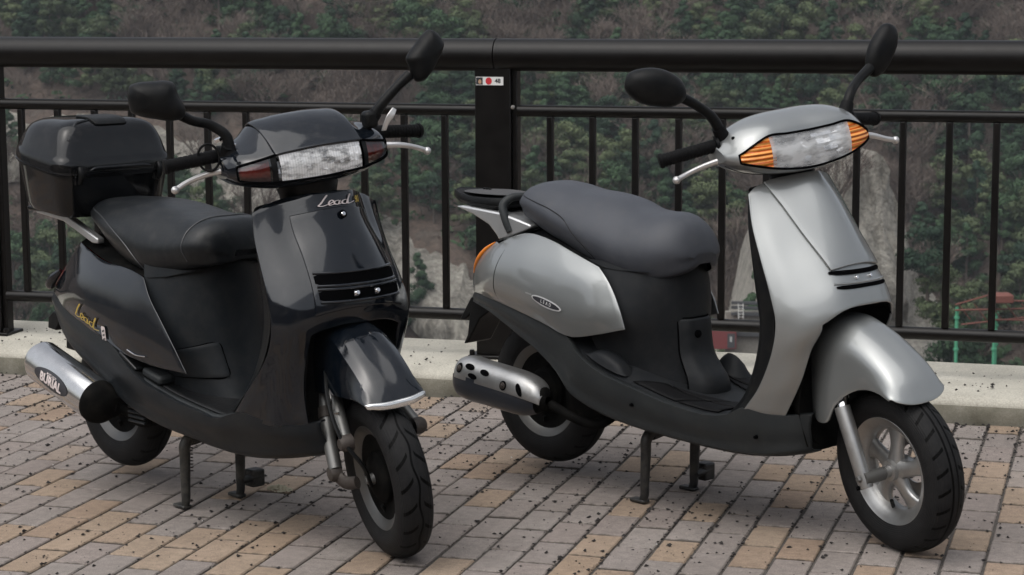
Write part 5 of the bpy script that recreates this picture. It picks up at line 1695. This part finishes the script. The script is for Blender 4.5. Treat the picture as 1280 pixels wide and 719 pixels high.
inn = [[(.90, 0, .885), (.905, -.10, .882), (.92, -.17, .875), (.948, -.198, .868)],
       [(.915, 0, .80), (.918, -.10, .80), (.932, -.18, .80), (.962, -.205, .806)],
       [(.93, 0, .70), (.935, -.11, .70), (.96, -.19, .70), (1.005, -.213, .70)],
       [(.94, 0, .60), (.945, -.12, .60), (.985, -.2, .60), (1.038, -.219, .60)],
       [(.92, 0, .50), (.93, -.12, .50), (.96, -.2, .50), (1.005, -.218, .50)],
       [(.87, 0, .41), (.88, -.12, .41), (.90, -.195, .41), (.925, -.210, .414)],
       [(.80, 0, .335), (.81, -.12, .335), (.82, -.19, .338), (.85, -.203, .345)]]
gmesh('inner_shield', grid(inn, 4, 3, mirror=True), M_blackp, LB)

fl = []
for x, z, w in ((.28, .437, .188), (.34, .405, .198), (.40, .378, .205), (.47, .36, .207), (.545, .344, .207), (.62, .333, .207), (.69, .324, .206), (.76, .318, .203), (.80, .322, .2), (.85, .343, .2)):
    fl.append([(x, 0, z + .002), (x, -.10, z + .002), (x, -w + .022, z), (x, -w + .012, z + .006), (x, -w, z - .002), (x, -w + .002, z - .03)])
GF = grid(fl, 3, 3, mirror=True)
fb = gmesh('floorboard', GF, M_greyp, LB)
treeF = bvh_of(GF)
M_fm = simple('floor_rubber_worn', (.006, .0064, .007), .33, var=.4, bumps=.6, bscale=160)
for s in (-1, 1):
    o = decal('floor_mat', quad2([(.46, -.175 * (-s)), (.82, -.172 * (-s)), (.82, -.03 * (-s)), (.46, -.03 * (-s))], 14, 6), dn(.0035), M_fm, fb); solid(o, .003, 0)
    # padded heel rest and its tray at the back of the board
    o = box('heel_pad', -.045, .045, -.028, .028, -.012, .014, M_greyp, fb, Matrix.Translation((.445, .158 * s, .378)) @ Matrix.Rotation(rad(12), 4, 'Y'), bev=.009)
    o = box('heel_tray', -.05, .04, -.03, .03, -.004, .006, M_fm, fb, Matrix.Translation((.355, .168 * s, .408)) @ Matrix.Rotation(rad(26), 4, 'Y'), bev=.003)

T_ = [(-.268, -.05, .514), (-.128, -.10, .499), (.02, -.14, .477), (.19, -.175, .454), (.285, -.192, .436), (.335, -.20, .410), (.396, -.208, .382), (.544, -.211, .345), (.692, -.211, .324), (.785, -.207, .317), (.83, -.206, .332), (.88, -.204, .346), (.96, -.195, .338), (1.03, -.175, .33), (1.075, -.148, .335), (1.105, -.12, .345)]
B_ = [(-.245, -.06, .476), (-.138, -.10, .424), (.0, -.14, .386), (.10, -.155, .356), (.195, -.17, .330), (.26, -.176, .305), (.321, -.18, .285), (.483, -.186, .254), (.645, -.182, .240), (.76, -.174, .228), (.82, -.168, .226), (.88, -.162, .228), (.96, -.15, .238), (1.03, -.132, .252), (1.075, -.112, .262), (1.10, -.09, .272)]
def skirtL(s):
    rows = []
    for i, (t, b) in enumerate(zip(T_, B_)):
        t, b = V(t), V(b); m = t.lerp(b, .3) + V((0, -.006, 0)); m2 = t.lerp(b, .75) + V((0, .0, 0))
        u = b + V((.0, .045 if i > 5 else .02, -.012 if i > 5 else .002))
        rows.append([sy(p, s) for p in (t + V((0, .016, .002)), t, m, m2, b, u)])
    rails_ = [cr([r[j] for r in rows], 3) for j in range(6)]
    GK = [[rl[i] for rl in rails_[:1]] + cr([rl[i] for rl in rails_[1:]], 3) for i in range(len(rails_[0]))]
    o = gmesh('lower_skirt', GK, M_greyL, LB, angle=35); solid(o, .004, 0)
M_greyL = simple('charcoal_plastic', (.012, .0142, .0165), .36, var=.2, bumps=.2, bscale=900, dust=.06, spec=.17)
both(skirtL)
bl = []
for x, z, w in ((.22, .31, .14), (.30, .27, .155), (.42, .232, .155), (.55, .212, .15), (.70, .200, .145), (.84, .204, .135), (.95, .222, .12), (1.04, .245, .095), (1.085, .268, .07)):
    bl.append([(x, 0, z), (x, -w * .6, z + .002), (x, -w, z + .016), (x, -w - .015, z + .05)])
gmesh('belly_pan', grid(bl, 3, 3, mirror=True), M_under, LB)
wl_ = [[(1.09, 0, .262), (1.085, -.06, .262), (1.09, -.09, .272), (1.10, -.10, .275)],
       [(1.06, 0, .34), (1.055, -.08, .34), (1.065, -.125, .34), (1.09, -.138, .34)],
       [(1.03, 0, .43), (1.03, -.08, .43), (1.035, -.13, .425), (1.078, -.143, .42)],
       [(1.02, 0, .52), (1.02, -.08, .52), (1.03, -.13, .51), (1.088, -.143, .50)],
       [(1.04, 0, .60), (1.04, -.08, .598), (1.05, -.12, .59), (1.102, -.14, .565)],
       [(1.09, 0, .615), (1.09, -.07, .612), (1.095, -.1, .605), (1.115, -.12, .58)],
       [(1.13, 0, .592), (1.128, -.06, .59), (1.122, -.08, .588), (1.118, -.11, .58)]]
gmesh('wheel_well_liner', grid(wl_, 3, 3, mirror=True), M_under, LB)

spL = [[(-.07, -.07, .692), (-.11, -.082, .64), (-.15, -.083, .595), (-.21, -.070, .555), (-.262, -.05, .526)],
       [(.03, -.10, .677), (.0, -.123, .63), (-.04, -.132, .585), (-.09, -.122, .54), (-.135, -.10, .502)],
       [(.15, -.13, .662), (.13, -.157, .62), (.10, -.167, .575), (.06, -.162, .525), (.02, -.141, .479)],
       [(.27, -.15, .66), (.26, -.177, .61), (.245, -.188, .56), (.22, -.188, .51), (.19, -.174, .456)],
       [(.35, -.163, .655), (.355, -.186, .6), (.36, -.197, .55), (.355, -.20, .49), (.335, -.194, .430)],
       [(.39, -.168, .648), (.42, -.185, .605), (.45, -.194, .55), (.47, -.199, .485), (.48, -.197, .415)],
       [(.405, -.169, .643), (.45, -.184, .60), (.515, -.191, .54), (.578, -.196, .48), (.640, -.199, .415)]]
def side_panelL(s):
    G = grid([[sy(p, s) for p in r] for r in spL], 5, 5)
    o = gmesh('side_panel', G, M_black, LB, angle=60); solid(o, .003, 1, .0012, 2)
    if s < 0:
        tr = bvh_of(G)
        sm = lambda cx, cz, rot, off: (lambda u, v: cast(tr, (cx + u * math.cos(rot) - v * math.sin(rot), -1, cz + u * math.sin(rot) + v * math.cos(rot)), (0, 1, 0), off))
        q = .145
        decal('script_lettering', ([(u * q, v * q * .42) for u, v in sv], sf), (lambda f: (lambda u, v: f(u + v * .3, v)))(sm(.100, .494, -.20, .0075)), M_goldd, o)
        decal('badge', quad2([(-.016, -.024), (.010, -.024), (.018, .024), (-.010, .024)], 6, 6, .4), sm(.226, .470, 0, .0075), M_whited, o)
        for k in range(3):
            decal('badge_mark', quad2([(-.008 + .0015 * k, -.017 + .012 * k), (.008 + .0015 * k, -.013 + .012 * k), (.009 + .0015 * k, -.008 + .012 * k), (-.007 + .0015 * k, -.012 + .012 * k)], 3, 3), sm(.226, .470, 0, .0086), M_ink, o)
        # slim chrome tube put in as a gloss highlight by the knee recess
        tube('knee_highlight', [p for p in (cast(tr, (x, -1, z), (0, 1, 0), .006) for x, z in ((.36, .445), (.40, .436), (.45, .437))) if p], .0018, M_chrome, o, seg=6, k=4)
both(side_panelL)
tl = [[(-.07, 0, .71), (-.07, -.04, .705), (-.072, -.068, .692)], [(-.16, 0, .64), (-.15, -.05, .64), (-.114, -.08, .64)], [(-.23, 0, .59), (-.21, -.05, .59), (-.153, -.08, .595)],
      [(-.285, 0, .555), (-.265, -.04, .555), (-.212, -.067, .555)], [(-.30, 0, .52), (-.285, -.03, .522), (-.264, -.047, .526)]]
gmesh('tail_cover', grid(tl, 3, 3, mirror=True), M_redrefl, LB)
for s in (-1, 1):
    tube('rear_turn_signal', [sy(p, s) for p in ((-.165, -.084, .60), (-.20, -.085, .578), (-.235, -.078, .555), (-.262, -.06, .54))], [.006, .014, .016, .006], M_black, LB, seg=12, k=4)
dk = [[(-.075, 0, .71), (-.072, -.068, .692)], [(.03, 0, .71), (.03, -.097, .678)], [(.15, 0, .70), (.15, -.127, .663)], [(.3, 0, .69), (.3, -.152, .658)], [(.42, 0, .68), (.42, -.165, .645)], [(.6, 0, .69), (.6, -.11, .68)]]
gmesh('seat_base', grid(dk, 3, 4, mirror=True), M_under, LB)

ub = []
for z, o5 in ((.695, ((.595, 0), (.585, -.055), (.55, -.105), (.47, -.142), (.385, -.155))), (.61, ((.602, 0), (.592, -.06), (.557, -.112), (.49, -.152), (.41, -.172))),
              (.53, ((.612, 0), (.602, -.06), (.57, -.112), (.515, -.155), (.44, -.178))), (.46, ((.63, 0), (.62, -.055), (.59, -.102), (.545, -.142), (.46, -.17))),
              (.395, ((.655, 0), (.645, -.052), (.615, -.095), (.56, -.125), (.46, -.148))), (.33, ((.69, 0), (.68, -.05), (.645, -.092), (.585, -.118), (.46, -.13)))):
    ub.append([(x, y, z) for x, y in o5])
GU = grid(ub, 4, 4, mirror=True)
uc = gmesh('seat_post_cover', GU, M_greyL, LB)
trU = bvh_of(GU)
vd = V((-.78, .62, 0)).normalized(); vr = V((-vd.y, vd.x, 0))          # looks back and across
hmap = lambda off: (lambda u, v: cast(trU, V((.545, -.118, 0)) - vd * .8 + vr * (-u) + V((0, 0, v)), vd, off))
# hatch outlined by its joint
hq = [(-.088, .449), (.075, .482), (.105, .388), (-.055, .384)]
def hatch_loop():
    c = [V((a, b, 0)) for a, b in hq]; P = []
    for i in range(4):
        a, b = c[i], c[(i + 1) % 4]
        P += [a.lerp(b, t) for t in (.1, .3, .5, .7, .9)]
    return P
hp = decal('battery_hatch', quad2(hq, 12, 8, .12), hmap(.0035), M_greyL, uc); solid(hp, .004, 0, .001, 2)
lp = [hmap(.0018)(p.x, p.y) for p in cr(hatch_loop(), 2, True)]
if all(lp): tube('hatch_joint', lp + [lp[0]], .0028, M_slot, uc, seg=6, caps=False)
pk = hmap(.006)(-.038, .422)
if pk:
    lathe_dir('hatch_lock', [(0, .004), (.004, .004), (.0045, .006), (.0095, .006), (.0115, .003), (.0115, -.003)], M_chrome, hp, pk, -vd, seg=20)

# seat
st = []
for x, c, sh, sd_, bt in ((-.05, .792, (-.03, .79), (-.045, .78), (-.045, .772)), (-.035, .815, (-.055, .805), (-.075, .785), (-.072, .762)), (.01, .826, (-.085, .81), (-.105, .78), (-.098, .748)), (.09, .831, (-.11, .808), (-.132, .765), (-.122, .722)),
                          (.18, .834, (-.125, .803), (-.152, .748), (-.142, .694)), (.29, .834, (-.132, .797), (-.165, .732), (-.158, .665)), (.38, .826, (-.132, .79), (-.168, .727), (-.163, .652)), (.46, .816, (-.128, .785), (-.164, .728), (-.16, .655)),
                          (.54, .813, (-.12, .785), (-.155, .735), (-.15, .668)), (.60, .813, (-.118, .788), (-.150, .74), (-.146, .682)), (.64, .806, (-.108, .784), (-.136, .74), (-.131, .688)), (.668, .786, (-.088, .768), (-.108, .735), (-.103, .694)), (.683, .748, (-.055, .740), (-.066, .722), (-.06, .70)), (.687, .722, (-.03, .718), (-.036, .712), (-.033, .706))):
    x = next(b0 + (b1 - b0) * (x - a0) / (a1 - a0) for (a0, b0), (a1, b1) in (((-.05, -.01), (.18, .195)), ((.18, .195), (.38, .38)), ((.38, .38), (.687, .640))) if x <= a1 + 1e-6)
    st.append([(x, 0, c), (x, sh[0] * .6, c - (c - sh[1]) * .18), (x, sh[0], sh[1]), (x, sd_[0], sd_[1]), (x, bt[0] * .95, bt[1] + .022), (x, bt[0] * .84, bt[1] + .002), (x, bt[0] * .6, bt[1] - .002)])
GS = grid(st, 4, 4, mirror=True)
seatL = gmesh('seat', GS, M_seatL, LB, caps=True, angle=70)
trS = bvh_of(GS)
M_pipe = simple('seat_piping', (.04, .042, .045), .35)
for pts in ([(.01, .80), (.05, .80), (.145, .787), (.24, .757), (.31, .725), (.352, .69), (.372, .66)],):
    q = [cast(trS, (x, -1, z), (0, 1, 0), .0008) for x, z in pts]
    tube('seat_seam', [p for p in q if p], .0018, M_pipe, seatL, seg=6, k=4)
q = [cast(trS, (x, y, 2), (0, 0, -1), .0008) for x, y in ((.558, .10), (.563, .05), (.565, 0), (.563, -.05), (.558, -.10))] + [cast(trS, (x, -1, z), (0, 1, 0), .0008) for x, z in ((.556, .77), (.558, .735), (.565, .70))]
tube('seat_seam', [p for p in q if p], .0018, M_pipe, seatL, seg=6, k=4)

# carrier struts and top case
for s in (-1, 1):
    prism('carrier_strut', [(-.28, .765), (-.26, .775), (-.10, .768), (.06, .715), (.06, .70), (.03, .70), (-.12, .75)], .085 * s - .012, .085 * s + .012, M_whs, LB, bev=.004)
box('carrier_plate', -.30, -.02, -.11, .11, .772, .784, M_blackp, LB, bev=.004)
M_case = paint('case_black', (.003, .0033, .004), 0, .25, 0, .7, 0.0)
def plan(k, zf, zr, kx=1.0, xo=0.0, sharp=.55):
    """rounded plan of the case: wide flat front, rounded tail; z runs from zf (front) to zr (tail)"""
    out = []
    for i in range(56):
        a = 2 * math.pi * i / 56; cx, cy = math.cos(a), math.sin(a)
        ex = .28 if cx > 0 else .85
        x = math.copysign(abs(cx) ** (ex if cx > 0 else .9), cx); y = math.copysign(abs(cy) ** (.30 if cx > 0 else .6), cy)
        X = -.125 + x * (.165 if x > 0 else .188) * k * kx + xo; Y = y * .196 * k
        t = (X + .335) / .39
        out.append(V((X, Y, zr + (zf - zr) * max(0, min(1, t)))))
    return out
LIDR = [plan(.96, .8955, .949), plan(1.0, .897, .951), plan(1.0, .905, .957), plan(.985, .930, .976), plan(.955, .942, .985), plan(.94, .952, .992), plan(.87, .995, 1.015), plan(.77, 1.028, 1.035), plan(.62, 1.043, 1.046), plan(.3, 1.050, 1.050), plan(.02, 1.051, 1.051)]
base = gmesh('top_case', [plan(.72, .772, .80), plan(.82, .770, .80), plan(.87, .785, .82), plan(.945, .87, .915), plan(.965, .885, .938), plan(.985, .886, .94), plan(.985, .892, .946), plan(.95, .893, .947)], M_case, LB, closed=True, caps=True, angle=35)
lid = gmesh('case_lid', grid(LIDR, 3, 1, closed=True), M_case, base, closed=True, angle=50)
bmx = bvh_of(grid(LIDR, 3, 1, closed=True), True)
# raised front facet of the lid, its top cap and rib
fq = quad2([(-.165, .918), (.165, .918), (.10, 1.035), (-.10, 1.035)], 16, 10, .25)
fc = decal('lid_facet', fq, lambda u, v: cast(bmx, (1, u, v), (-1, 0, -.12), .005), M_case, lid); solid(fc, .010, 0, .004, 3)
o = decal('lid_cap', quad2([(-.11, -.055), (.0, -.055), (.0, .055), (-.11, .055)], 8, 8, .2), lambda u, v: cast(bmx, (u, v, 2), (0, 0, -1), .003), M_blackp, lid); solid(o, .006, 0, .0015, 2)
ribp = [cast(bmx, (x, y, 2), (0, 0, -1), .001) for x, y in ((.035, -.178), (.01, -.15), (-.015, -.11), (-.03, -.06))]
tube('lid_rib', [p for p in ribp if p], .0035, M_case, lid, seg=8, k=5)
for yb in (-.135, .13):
    lt = tube('latch', [(.040, yb, .918), (.047, yb, .905), (.045, yb, .885), (.037, yb, .872)], [.006, .008, .008, .006], M_blackp, base, seg=12, k=4)
    box('latch_plate', .024, .036, yb - .013, yb + .013, .868, .895, M_case, lt, bev=.003)
seamp = [p + V((0, 0, .0005)) for p in plan(.998, .8945, .948)]
vs, fs = tube_geo(seamp + [seamp[0]], .0028, 6, caps=False)
mk('seam_trim', vs, fs, M_case, base)
# red reflector strip on the tail of the case
decal('case_reflector', quad2([(-.10, .88), (.10, .88), (.10, .92), (-.10, .92)], 8, 4), lambda u, v: V((-.336 + 1.2 * u * u, u, v + .03)), M_redrefl, base)

# mud flap parts under the tail
prism('rear_fender', [(-.24, .47), (-.27, .45), (-.275, .415), (-.23, .412), (-.21, .44), (-.17, .42), (-.175, .365), (-.10, .362), (-.06, .40), (-.1, .45)], -.07, .07, M_blackp, LB, bev=.004)

M_rimL = simple('worn_rim', (.12, .12, .118), .42, .7, var=.3, dust=.2)
wheel(LB, 'rear_wheel', Matrix.Translation((.035, 0, .249)), .2125, .092, .134, M_tyreB, M_rimL, 'disc', 'drum2', dark=True)
engine(LB)
box('engine_guard', .30, .39, -.165, -.14, .225, .285, M_under, LB, bev=.01)
for k in range(4): box('guard_louvre', .305, .385, -.172, -.163, .233 + .013 * k, .239 + .013 * k, M_greyL, LB, bev=.002)
# loud sleeve muffler
A2, B2 = V((-.082, -.21, .360)), V((.235, -.21, .276))
ax2 = (B2 - A2).normalized(); up2 = (V((0, 0, 1)) - ax2 * ax2.z).normalized(); lat2 = V((0, -1, 0))
def cyl(p, ry, rz, n=36): return [p + lat2 * (ry * math.cos(a)) + up2 * (rz * math.sin(a)) for a in [2 * math.pi * i / n for i in range(n)]]
M_pol = simple('polished_sleeve', (.70, .69, .675), .16, 1.0, var=.1, dust=.12)
rows = [cyl(A2 + ax2 * t, ry, rz) for t, ry, rz in ((-.012, .030, .030), (-.016, .040, .040), (-.012, .047, .048), (.0, .050, .052), (.004, .055, .059), (.012, .057, .0615), (.305, .057, .0615))]
mf = gmesh('muffler', rows, M_pol, LB, closed=True, angle=30)
rows = [cyl(A2 + ax2 * t + V((0, dy, 0)), ry, rz) for t, ry, rz, dy in ((.302, .0575, .062, 0), (.315, .058, .0625, 0), (.33, .054, .058, .004), (.345, .042, .045, .014), (.36, .028, .028, .024))]
gmesh('muffler_cap', rows, M_under, mf, closed=True, caps=True, angle=40)
rows = [cyl(A2 + ax2 * t, r, r) for t, r in ((-.012, .030), (.03, .027))]
gmesh('muffler_outlet', rows, M_slot, mf, closed=True)
tube('exhaust_pipe', [B2 + ax2 * .02 + V((0, .02, 0)), (.25, -.17, .27), (.31, -.12, .23), (.36, -.06, .24)], .018, M_under, LB, seg=14, k=5)
def on_can(off): return lambda u, v: (lambda a, t: A2 + ax2 * t + lat2 * ((.057 + off) * math.cos(a)) + up2 * ((.0615 + off) * math.sin(a)))(v / .059 + .05, .150 + u)
pl = decal('muffler_plate', ellipse2(.088, .026, 36, 0, rings=4), on_can(.0012), M_ink, mf)
decal('muffler_lettering', text_geo('BURIAL', .034, spacing=1.0, bold=.0016), (lambda f: (lambda u, v: f(u, v - .003)))(on_can(.0024)), M_whited, pl)
decal('muffler_lettering', text_geo('MOST LOUD', .0085, spacing=1.05, bold=.0002), (lambda f: (lambda u, v: f(u, v + .0145)))(on_can(.0024)), M_whited, pl)

stand(LB, -.10, .085, (.475, .20), (.468, .0), simple('stand_dark', (.010, .0105, .0095), .55, var=.4, dust=.4))

# ---- steered group
wheel(LB, 'front_wheel', steer((1.18, 0, .25), 26, -20) @ Matrix.Translation((1.235, 0, .2125)), .2125, .094, .134, M_tyreB, M_rimL, 'disc', 'drum', dark=True)
for s in (-1, 1):
    fk = tube('fork_leg', [sy(p, s) for p in ((1.0, -.055, .475), (1.055, -.072, .39), (1.115, -.096, .30), (1.16, -.108, .235))], [.0195, .019, .018, .0175], M_alud, LB, TL_, seg=18)
    tube('fork_collar', [sy(p, s) for p in ((1.068, -.078, .371), (1.084, -.084, .348))], .0212, M_rustm, fk, seg=18)
    # leading link with its pivots and damper
    lk = tube('fork_link', [sy(p, s) for p in ((1.145, -.105, .225), (1.185, -.098, .205), (1.235, -.085, .2125))], [.021, .018, .016], M_rustm, LB, TL_, seg=12, k=4, ry=.6)
    lathe_dir('link_pivot', [(0, .012), (.008, .012), (.018, .008), (.022, 0), (.022, -.02)], M_rustm, lk, sy((1.155, -.116, .225), s), (0, s, 0), seg=20)
    tube('damper', [sy(p, s) for p in ((1.085, -.058, .45), (1.15, -.078, .385), (1.225, -.098, .322))], [.016, .017, .016], M_alud, LB, TL_, seg=14)
    lathe_dir('damper_boss', [(0, .018), (.014, .017), (.021, .008), (.022, -.016)], M_rustm, LB, sy((1.232, -.102, .318), s), (0, s, 0), TL_, seg=22)
tube('brake_cable', [(1.10, -.075, .49), (1.16, -.105, .42), (1.235, -.112, .33), (1.275, -.08, .26), (1.25, -.055, .2)], .0055, M_blackp, LB, TL_, seg=8, k=8)
tube('cable_clip', [(1.14, -.09, .44), (1.165, -.098, .415), (1.158, -.098, .38), (1.185, -.09, .385)], .0022, M_steel, LB, TL_, seg=6, k=4)
fe = [[(1.352, 0, .416), (1.352, -.035, .418), (1.345, -.060, .424), (1.338, -.064, .425)],
      [(1.330, 0, .452), (1.328, -.038, .452), (1.322, -.060, .448), (1.305, -.069, .434)],
      [(1.285, 0, .497), (1.283, -.040, .496), (1.276, -.060, .487), (1.235, -.072, .432)],
      [(1.225, 0, .538), (1.224, -.040, .536), (1.216, -.060, .525), (1.158, -.073, .426)],
      [(1.150, 0, .577), (1.150, -.038, .574), (1.142, -.058, .560), (1.08, -.073, .418)],
      [(1.085, 0, .588), (1.085, -.038, .585), (1.075, -.058, .565), (1.01, -.073, .414)],
      [(1.02, 0, .575), (1.02, -.038, .572), (1.01, -.058, .545), (.962, -.068, .418)]]
fe = [[(x, y * 1.14, z) for x, y, z in r[:3]] + [(r[3][0], r[3][1] * 1.24, r[3][2])] for r in fe]
rails = [cr([r[j] for r in fe], 5) for j in range(4)]
G = []
for i in range(len(rails[0])):
    h_ = [rl[i] for rl in rails]
    top = cr([flip(p) for p in reversed(h_[:3])][:-1] + h_[:3], 4)
    sd0 = cr([h_[2], h_[2].lerp(h_[3], .5) + V((0, -.003, 0)), h_[3]], 3)
    G.append([flip(p) for p in reversed(sd0)][:-1] + top + sd0[1:])
fen = gmesh('front_fender', G, M_black, LB, TL_, angle=28); solid(fen, .005, 0, .0015, 2)
# bright trim along the fender's front edge
ed = [G[0][j] + V((.003, 0, -.004)) for j in range(len(G[0]))]
ed2 = [G[2][j] + (G[2][j] - V((1.2, 0, .3))).normalized() * .004 for j in range(len(G[0]))]
ed1 = [G[0][j].lerp(G[2][j], .5) + (G[1][j] - V((1.2, 0, .3))).normalized() * .0045 for j in range(len(G[0]))]
tr_ = gmesh('fender_trim', [ed, ed1, [a.lerp(b, .55) for a, b in zip(ed1, ed2)]], M_chrome2 if False else simple('bright_trim', (.78, .78, .77), .22, .85), fen); solid(tr_, .002, 0)

# headset
hsl = [ring_of(0,     ((1.060, .960), (1.058, 1.036), (1.040, 1.046), (1.00, 1.078), (.94, 1.100), (.86, 1.095), (.83, 1.03), (.84, .955), (.89, .936), (.98, .934), (1.045, .946))),
       ring_of(-.07,  ((1.060, .962), (1.057, 1.034), (1.038, 1.045), (.99, 1.080), (.935, 1.098), (.86, 1.092), (.83, 1.03), (.84, .955), (.89, .938), (.98, .936), (1.045, .948))),
       ring_of(-.118, ((1.055, .964), (1.050, 1.030), (1.030, 1.042), (.975, 1.076), (.925, 1.090), (.86, 1.085), (.83, 1.03), (.84, .957), (.89, .942), (.975, .940), (1.040, .952))),
       ring_of(-.145, ((1.044, .966), (1.040, 1.024), (1.022, 1.036), (.965, 1.056), (.92, 1.066), (.865, 1.064), (.835, 1.03), (.845, .962), (.89, .948), (.965, .946), (1.030, .955))),
       ring_of(-.195, ((1.018, .974), (1.016, 1.014), (1.004, 1.026), (.955, 1.044), (.915, 1.052), (.872, 1.05), (.85, 1.02), (.858, .975), (.89, .962), (.955, .960), (1.004, .966))),
       ring_of(-.222, ((.98, .988), (.979, 1.004), (.97, 1.014), (.945, 1.03), (.915, 1.036), (.888, 1.034), (.875, 1.015), (.878, .990), (.90, .980), (.94, .978), (.968, .982)))]
full = [[flip(p) for p in r] for r in reversed(hsl[1:])] + [[V(p) for p in r] for r in hsl]
rails = [cr([r[j] for r in full], 6) for j in range(11)]
GH = [cr([rl[i] for rl in rails], 3, True) for i in range(len(rails[0]))]
nH = len(GH)
y_in = lambda i: abs(GH[i][0].y) < .208 and abs(GH[min(i + 1, nH - 1)][0].y) < .209
hd = gmesh('headset_cover', GH, M_black, LB, TL_, closed=True, caps=True, skip=lambda i, j: j < 3 and y_in(i), angle=40)
bevel(hd, .002, 2, 40)
# hood over the lamp
trH = bvh_of(GH, True)
hood = []
for i in range(nH):
    if abs(GH[i][0].y) > .122: continue
    k = 1 - (abs(GH[i][0].y) / .122) ** 6
    pts = [GH[i][3] + V((.006, 0, .001)), GH[i][5] + V((.005, 0, .002)), GH[i][8] + V((.002, 0, .003)), GH[i][11] + V((0, 0, .0035)), GH[i][14] + V((0, 0, .003)), GH[i][17] + V((-.003, 0, .001))]
    hood.append(cr(pts, 3))
hoodo = gmesh('headset_hood', hood, M_black, hd, angle=50); solid(hoodo, .006, 0, .0025, 3)
ins = [i for i in range(nH - 1) if y_in(i)]
i0, i1 = ins[0], ins[-1] + 1
cen = [i for i in range(i0, i1 + 1) if abs(GH[i][0].y) < .117]
gmesh('headlight_lens', lens_rows(cen[0], cen[-1], .002, .001), M_clearL, hd)
rows = []
for i in cen:
    a, b = GH[i][0], GH[i][3]; t = a.y / .12; dp = .024 * (1 - t * t) + .004
    rows.append(cr([a + V((-.004, 0, .002)), V((a.x - dp * .8, a.y, a.z * .75 + b.z * .25)), V((a.x - dp, a.y, (a.z + b.z) / 2)), V((b.x - dp * .75, a.y, b.z * .75 + a.z * .25)), b + V((-.004, 0, -.002))], 4))
gmesh('headlight_housing', [[p + V((-.012, 0, 0)) for p in r] for r in rows], M_reflL, hd)
reflector('headlight_reflector', -.114, .114, lambda y: (ends_at(y)[0].z + .002, ends_at(y)[3].z - .002), lambda y: ends_at(y)[0].x - .003, M_facet, hd, 26, 4, 35, 9, .012)
lathe_dir('headlight_bulb', [(0, .03), (.006, .027), (.008, .018), (.008, 0), (.014, -.004), (.014, -.012)], M_chrome, hd, (1.032, 0, 1.0), (1, 0, 0), seg=18)
for s in (-1, 1):
    sel = [i for i in range(i0, i1 + 1) if GH[i][0].y * s > .128]
    gmesh('turn_signal', lens_rows(sel[0], sel[-1], .001, .003), M_smoke, hd)
    gmesh('turn_signal_housing', [[p + V((-.014, 0, 0)) for p in r] for r in lens_rows(sel[0], sel[-1], 0, .001)], M_redin, hd)
    dv = [i for i in range(i0, i1 + 1) if .112 < GH[i][0].y * s < .133]
    gmesh('lens_divider', lens_rows(dv[0], dv[-1], .0015), M_blackp, hd)
loop = [GH[i][0] + V((.001, 0, -.001)) for i in range(i0, i1 + 1)] + [GH[i][3] + V((.001, 0, .001)) for i in range(i1, i0 - 1, -1)]
vs, fs = tube_geo(loop + [loop[0]], .0035, 6, caps=False); mk('lens_gasket', vs, fs, M_slot, hd)
for (x, y, z) in ((.945, -.178, 1.058),):
    lathe_dir('headset_screw', [(0, .003), (.003, .003), (.004, 0)], M_chrome, hd, (x, y, z), (.3, -.2, 1), seg=10)
gmesh('headset_neck', [[V((x + .075 * k * math.cos(a), .075 * k * math.sin(a), z)) for a in [i / 20 * 6.2832 for i in range(20)]] for x, z, k in ((.945, .885, .95), (.95, .91, 1.0), (.945, .945, 1.15))], M_blackp, LB, TL_, closed=True)
grip(LB, TL_, (.912, -.215, 1.034), (.892, -.352, 1.026), [(.945, -.205, 1.0), (.905, -.255, .99), (.885, -.295, .977), (.88, -.328, .962)], ribs=9)
grip(LB, TL_, (.925, .215, 1.026), (.915, .352, 1.006), [(.99, .205, .998), (1.0, .25, .992), (.995, .295, .978), (.988, .33, .962)])
boxy = [(-.064, -.040), (-.056, -.050), (-.035, -.053), (.01, -.043), (.055, -.026), (.066, -.018), (.068, -.006), (.064, .038), (.058, .047), (.046, .050), (.0, .049), (-.032, .046), (-.045, .040), (-.052, .015)]
mirror_part(LB, TL_, (.965, -.372, 1.200), rad(-14), -1, boxy, [(.945, -.195, 1.04), (.94, -.198, 1.085), (.93, -.225, 1.112), (.945, -.285, 1.138), (.965, -.33, 1.168)], rad(0), .045)
mirror_part(LB, TL_, (1.005, .345, 1.210), rad(10), 1, [(y * .98, z * .80) for y, z in boxy], [(.975, .19, 1.07), (.985, .215, 1.10), (.995, .26, 1.14), (1.0, .30, 1.168)], rad(36), .032)
# cable ring by the right grip, clamp and choke lever by the left mirror
ringp = [V((.925, -.245 + .024 * math.cos(a), 1.035 + .034 * math.sin(a))) + V((.012 * math.cos(a), 0, 0)) for a in [i / 24 * 6.2832 for i in range(25)]]
tube('cable_loop', ringp, .0032, M_blackp, LB, TL_, seg=8)
tube('mirror_adaptor', [(.93, -.205, 1.03), (.95, -.20, 1.06)], .016, M_blackp, LB, TL_, seg=14)
lathe_dir('lock_nut', [(0, .008), (.01, .008), (.01, 0)], M_chrome, LB, (.93, -.215, 1.072), (0, -.3, 1), TL_, seg=6)
box('mirror_clamp', .955, .995, .165, .20, 1.045, 1.09, M_blackp, LB, TL_, bev=.010)
gmesh('choke_lever', grid([[(.99, .205, 1.035), (.995, .217, 1.035)], [(.995, .212, 1.055), (1.0, .226, 1.054)], [(1.0, .222, 1.075), (1.005, .240, 1.070)], [(1.0, .24, 1.092), (1.0, .25, 1.084)]], 4, 3), M_lever, LB, TL_)
solid(bpy.context.scene.objects[-1] if False else [o for o in LB.children if o.name.startswith('choke_lever')][0], .006, 0, .002, 2)
